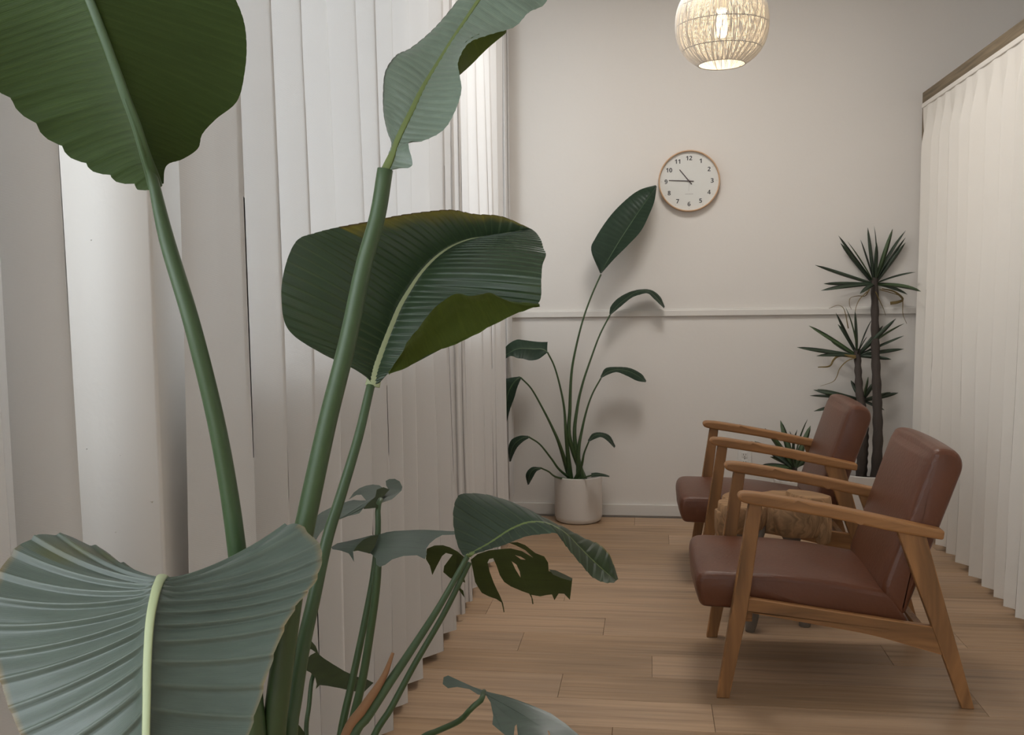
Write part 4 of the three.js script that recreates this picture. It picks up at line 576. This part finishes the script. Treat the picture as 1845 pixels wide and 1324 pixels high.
{ // large bird of paradise plant whose pot stands below the picture
  const base = [-0.415, 0, -1.02], p = potted('bird_of_paradise_plant', 'large bird of paradise plant with giant paddle leaves before the pillar', base, { r: 0.17, h: 0.36, mat: M.potGrey, taper: 0.85 });
  const rootAt = (i) => [base[0] + 0.03 * Math.cos(i * 1.9), 0.31, base[2] + 0.03 * Math.sin(i * 1.9)];
  const stem = (pts, r0, r1, i, mat = M.petiole, blend = false) => p.add('petiole', tube([...pts.slice(0, -1), rootAt(i)], (t) => (r0 + (r1 - r0) * Math.pow(t, 1.3)) * (blend ? 0.35 + 0.65 * smooth(0, 0.16, t) : 1), 80, 14), mat);
  const leaf = (st, o, ribR, ribMat, mat = M.leaf) => { const g = blade(st, o), b = p.add('leaf', g, mat); const mr = midrib(st, ...ribR); mr.translate(-base[0], -base[1], -base[2]); p.add('midrib', mr, ribMat, b); return b; };
  leaf(TRACE.tallBlade, { color: GREEN.back, bulge: [-0.16, -0.05], ribs: 48, rib: -0.0007, vein: 0.12, scallop: 0.012, lobes: 15, scallopTo: 0.45, nT: 240 }, [0.0075, 0.003], M.petiole, M.leafBack);
  const up = leaf(TRACE.uprightBlade, { color: [0.20, 0.265, 0.20], bulge: [0.14, -0.05], ribs: 44, rib: 0.0009, vein: 0.15, nT: 220, margin: (c, t, s) => (s < -0.985 ? [0.03, 0.025, 0.015] : c) }, [0.0055, 0.002], M.midribGreen);
  p.add('curled_margin', blade(TRACE.uprightFlap, { color: GREEN.olive, bulge: 0.1, ribs: 8, rib: 0.0003, vein: 0.1, nT: 30, nS: 6 }).translate(-base[0], -base[1], -base[2]), M.leafBack, up);
  const br = leaf(TRACE.broadBlade, { color: GREEN.top, bulge: [0.18, 0.12], ribs: 40, rib: 0.0018, step: true, vein: 0.4, nT: 320, nS: 18, margin: (c, t, s) => {
    if (s < 0 && t > 0.5) { const a = smooth(0.62 - 0.3 * smooth(0.55, 0.8, t) * smooth(0.98, 0.8, t), 1, -s + 0.25 * (fbm(t * 40, s * 3, 3) - 0.5)); c = mixc(c, [0.20, 0.17, 0.015], a * 0.9); if (s < -0.97) c = [0.07, 0.03, 0.015]; }
    return c;
  } }, [0.0095, 0.0015], M.midribPale);
  p.add('curled_margin', blade(TRACE.broadFlap, { color: GREEN.olive, bulge: [0, 0.25], ribs: 14, rib: 0.0004, vein: 0.1, nT: 90, nS: 10, warp: 0.012 }).translate(-base[0], -base[1], -base[2]), M.leafBack, br);
  leaf(TRACE.droopBlade, { color: [0.108, 0.142, 0.112], bulge: [0.10, 0.12], ribs: 19, rib: 0.005, step: true, vein: 0.2, nT: 420, nS: 22, margin: (c, t, s) => {
    const e = smooth(0.955, 1.0, Math.abs(s)); if (t > 0.3) c = mixc(c, [0.26, 0.19, 0.09], e * 0.8 * (0.5 + noise(t * 30, s > 0 ? 2 : 9)));
    if (s < 0 && t > 0.1 && t < 0.3) c = mixc(c, [0.11, 0.11, 0.02], 0.7 * smooth(0.25, 0, Math.abs(-s - 0.78 - 0.1 * (t - 0.2))) * 0.8);
    return c;
  } }, [0.006, 0.003], M.midribPale);
  leaf(TRACE.lowBlade, { color: [0.05, 0.075, 0.045], bulge: [0.10, 0.05], ribs: 20, rib: 0.0014, step: true, vein: 0.5, nT: 160, margin: (c, t, s) => { if (t > 0.58) c = mixc(c, [0.03, 0.05, 0.012], 0.9); if (t > 0.72 && s < -0.9) c = mixc(c, [0.2, 0.16, 0.02], 0.6); return c; } }, [0.0035, 0.001], M.midribGreen, M.leafSatin);
  const run = (st, pts) => [st[5][0], st[4][0], st[3][0], st[2][0], st[1][0], ...pts.slice(1)];
  stem(run(TRACE.tallBlade, TRACE.tallPetiole), 0.0078, 0.014, 0, M.petiole, true); stem(TRACE.uprightPetiole, 0.0088, 0.018, 1); stem(TRACE.broadPetiole, 0.0055, 0.016, 2);
  stem(TRACE.droopPetiole, 0.008, 0.016, 3); stem(TRACE.lowPetiole, 0.0038, 0.014, 4);
  p.add('dry_sheath', tube(TRACE.sheath, (t) => 0.002 + 0.0045 * Math.sin(Math.min(1, t * 1.1) * 2.4), 24, 8), M.sheath);
}
{ // monstera standing behind it
  const base = [-0.497, 0, -1.372], p = potted('monstera_plant', 'split leaf monstera growing behind the large paddle leaf plant', base, { r: 0.13, h: 0.22, mat: M.potGrey, taper: 0.85 });
  const rootAt = (i) => [base[0] + 0.025 * Math.cos(i * 2.1), 0.18, base[2] + 0.025 * Math.sin(i * 2.1)];
  const stem = (pts, r0, r1, i, mat = M.petiole) => p.add('petiole', tube([...pts.slice(0, -1), rootAt(i)], (t) => r0 + (r1 - r0) * t, 50, 10), mat);
  const pale = [0.085, 0.125, 0.09];
  const under = [0.05, 0.068, 0.014], at0 = (g) => g.translate(-base[0], -base[1], -base[2]);
  p.add('underside_fold', at0(cutLeaf(TRACE.monsteraTopFold, under)), M.leafBack, p.add('leaf', cutLeaf(TRACE.monsteraTop, pale), M.leaf));
  p.add('underside_fold', at0(cutLeaf(TRACE.monsteraMidFold, under)), M.leafBack, p.add('leaf', cutLeaf(TRACE.monsteraMid, pale), M.leaf));
  const low = p.add('leaf', cutLeaf(TRACE.monsteraLow, under), M.leafBack);
  p.add('rolled_edge', cutLeaf(TRACE.monsteraFold, pale).translate(-base[0], -base[1], -base[2]), M.leaf, low);
  p.add('lobe', at0(cutLeaf(TRACE.monsteraLobe, under)), M.leafBack, low);
  p.add('leaf', cutLeaf(TRACE.monsteraFront, pale), M.leaf);
  p.add('leaf', cutLeaf(TRACE.monsteraShade, under), M.leafBack);
  p.add('leaf', cutLeaf(TRACE.monsteraDeep, under), M.leafBack);
  stem(TRACE.petioleTop, 0.0042, 0.008, 0, M.petiole); stem(TRACE.petioleMid, 0.0055, 0.008, 1); stem(TRACE.petioleLow, 0.0042, 0.007, 2, M.petiole);
  stem(TRACE.petioleFront, 0.0035, 0.006, 3); stem(TRACE.petioleShade, 0.0035, 0.005, 4, M.petiole);
}
{ // slim bird of paradise against the back wall
  const base = [-0.378, 0, -5.112], p = potted('bird_of_paradise_plant', 'slim bird of paradise plant in white round pot by the back wall', base, { r: 0.126, h: 0.243 });
  const dark = GREEN.dull, names = ['Tall', 'Arch', 'Short', 'Small', 'Bent', 'Hang', 'Drop', 'Tiny', 'Rim'];
  names.forEach((n, i) => {
    const st = TRACE['far' + n], b = p.add('leaf', blade(st, { color: dark, bulge: [0.12, 0.05], ribs: n === 'Tall' ? 26 : 12, rib: 0.0012, vein: 0.2, nT: n === 'Tall' ? 120 : 50, nS: 8 }), M.leafFar);
    p.add('midrib', midrib(st, 0.004, 0.0012, 24).translate(-base[0], -base[1], -base[2]), M.petiole, b);
    const s = TRACE['far' + n + 'Stem'], a = i * 0.7; s[s.length - 1] = [base[0] + 0.04 * Math.cos(a), 0.2, base[2] + 0.04 * Math.sin(a)];
    p.add('petiole', tube(s, (t) => 0.0042 + (i < 6 ? 0.013 : 0.006) * Math.pow(t, 2.2), 40, 8), M.petiole);
  });
}
function spike(a, b, w, bend, roll = 0) { // one sword leaf from a to b, folded along its middle
  const A = V(...a), B = V(...b), d = B.clone().sub(A), L = d.length(), up = V(0, 1, 0), side = d.clone().cross(up).normalize();
  if (roll) side.applyAxisAngle(d.clone().normalize(), roll);
  if (side.length() < 0.5) side.set(1, 0, 0);
  const nrm = side.clone().cross(d).normalize(), pos = [], idx = [], uv = [], n = 9;
  for (let i = 0; i <= n; i++) {
    const t = i / n; const c = A.clone().addScaledVector(d, t).addScaledVector(nrm, bend * L * 4 * t * (1 - t) * 0.25), wd = w * (0.55 + 0.9 * t) * Math.pow(1 - Math.pow(t, 2.6), 0.8) + 0.0006;
    for (const [s, f] of [[-1, 0.35], [0, 0], [1, 0.35], [0, -0.12]]) { const q = c.clone().addScaledVector(side, s * wd).addScaledVector(nrm, f * wd); pos.push(q.x, q.y, q.z); uv.push(s, t); }
    if (i < n) for (let k = 0; k < 4; k++) { const q = i * 4 + k, r = i * 4 + (k + 1) % 4; idx.push(q, r, q + 4, r, r + 4, q + 4); }
  }
  const g = new THREE.BufferGeometry();
  g.setAttribute('position', new THREE.Float32BufferAttribute(pos, 3)); g.setAttribute('uv', new THREE.Float32BufferAttribute(uv, 2)); g.setIndex(idx); g.computeVertexNormals();
  return g;
}
{
  const base = [1.075, 0, -4.985], p = potted('yucca_plant', 'tall spiky yucca with bare trunks beside the cream curtain', base, { r: 0.15, h: 0.30, taper: 0.85 });
  const heads = [TRACE.spikyHigh, TRACE.spikyMid, TRACE.spikyLow];
  const trunk = (top, foot, r) => p.add('trunk', tube([[foot[0], 0.25, foot[1]], [foot[0] + 0.008, 0.5, foot[1] + 0.004], [(top[0] + foot[0]) / 2, (top[1] + 0.6) / 2, (top[2] + foot[1]) / 2], [top[0], top[1] + 0.03, top[2]]], (t) => r * (1.25 - 0.4 * t) + 0.0018 * Math.sin(t * 70), 60, 12), M.trunk);
  trunk(heads[0][0], [1.108, -4.97], 0.021); trunk(heads[1][0], [1.03, -4.95], 0.019); trunk(heads[2][0], [1.06, -5.03], 0.017);
  heads.forEach((h, k) => h.slice(1).forEach((tip, i) => p.add('leaf', spike(h[0], [Math.min(tip[0], 1.29), tip[1], Math.max(tip[2], -5.2)], 0.0125, k === 0 && tip[1] < h[0][1] ? 0.25 : rr(-0.1, 0.15), rr(0.5, 1.5) * (rnd() < 0.5 ? -1 : 1)), (i * 7 + k) % 5 === 1 ? M.spikeGreen : M.spike)));
  for (const n of ['One', 'Two', 'Three', 'Four', 'Five', 'Six', 'Seven', 'Eight']) p.add('dry_leaf', tube(TRACE['curl' + n], (t) => 0.0075 * (1 - 0.75 * t) + 0.0008, 24, 6, 0.3), M.spikeDry);
}
{
  const c = TRACE.agave, base = [c[0][0], 0, c[0][2]], p = potted('agave_plant', 'small spiky agave behind the armchair seat near the wall socket', base, { r: 0.10, h: 0.26, taper: 0.85 });
  p.add('crown', tube([[base[0], 0.2, base[2]], [base[0], 0.3, base[2]], [base[0], c[0][1] + 0.01, base[2]]], (t) => 0.02 - 0.004 * t, 10, 10), M.trunk);
  c.slice(1).forEach((tip, i) => p.add('leaf', spike(c[0], tip, 0.017, 0.15, (i % 2 ? 1 : -1) * 0.9), i % 3 ? M.spikeGreen : M.spike));
}
renderer.render(scene, camera);
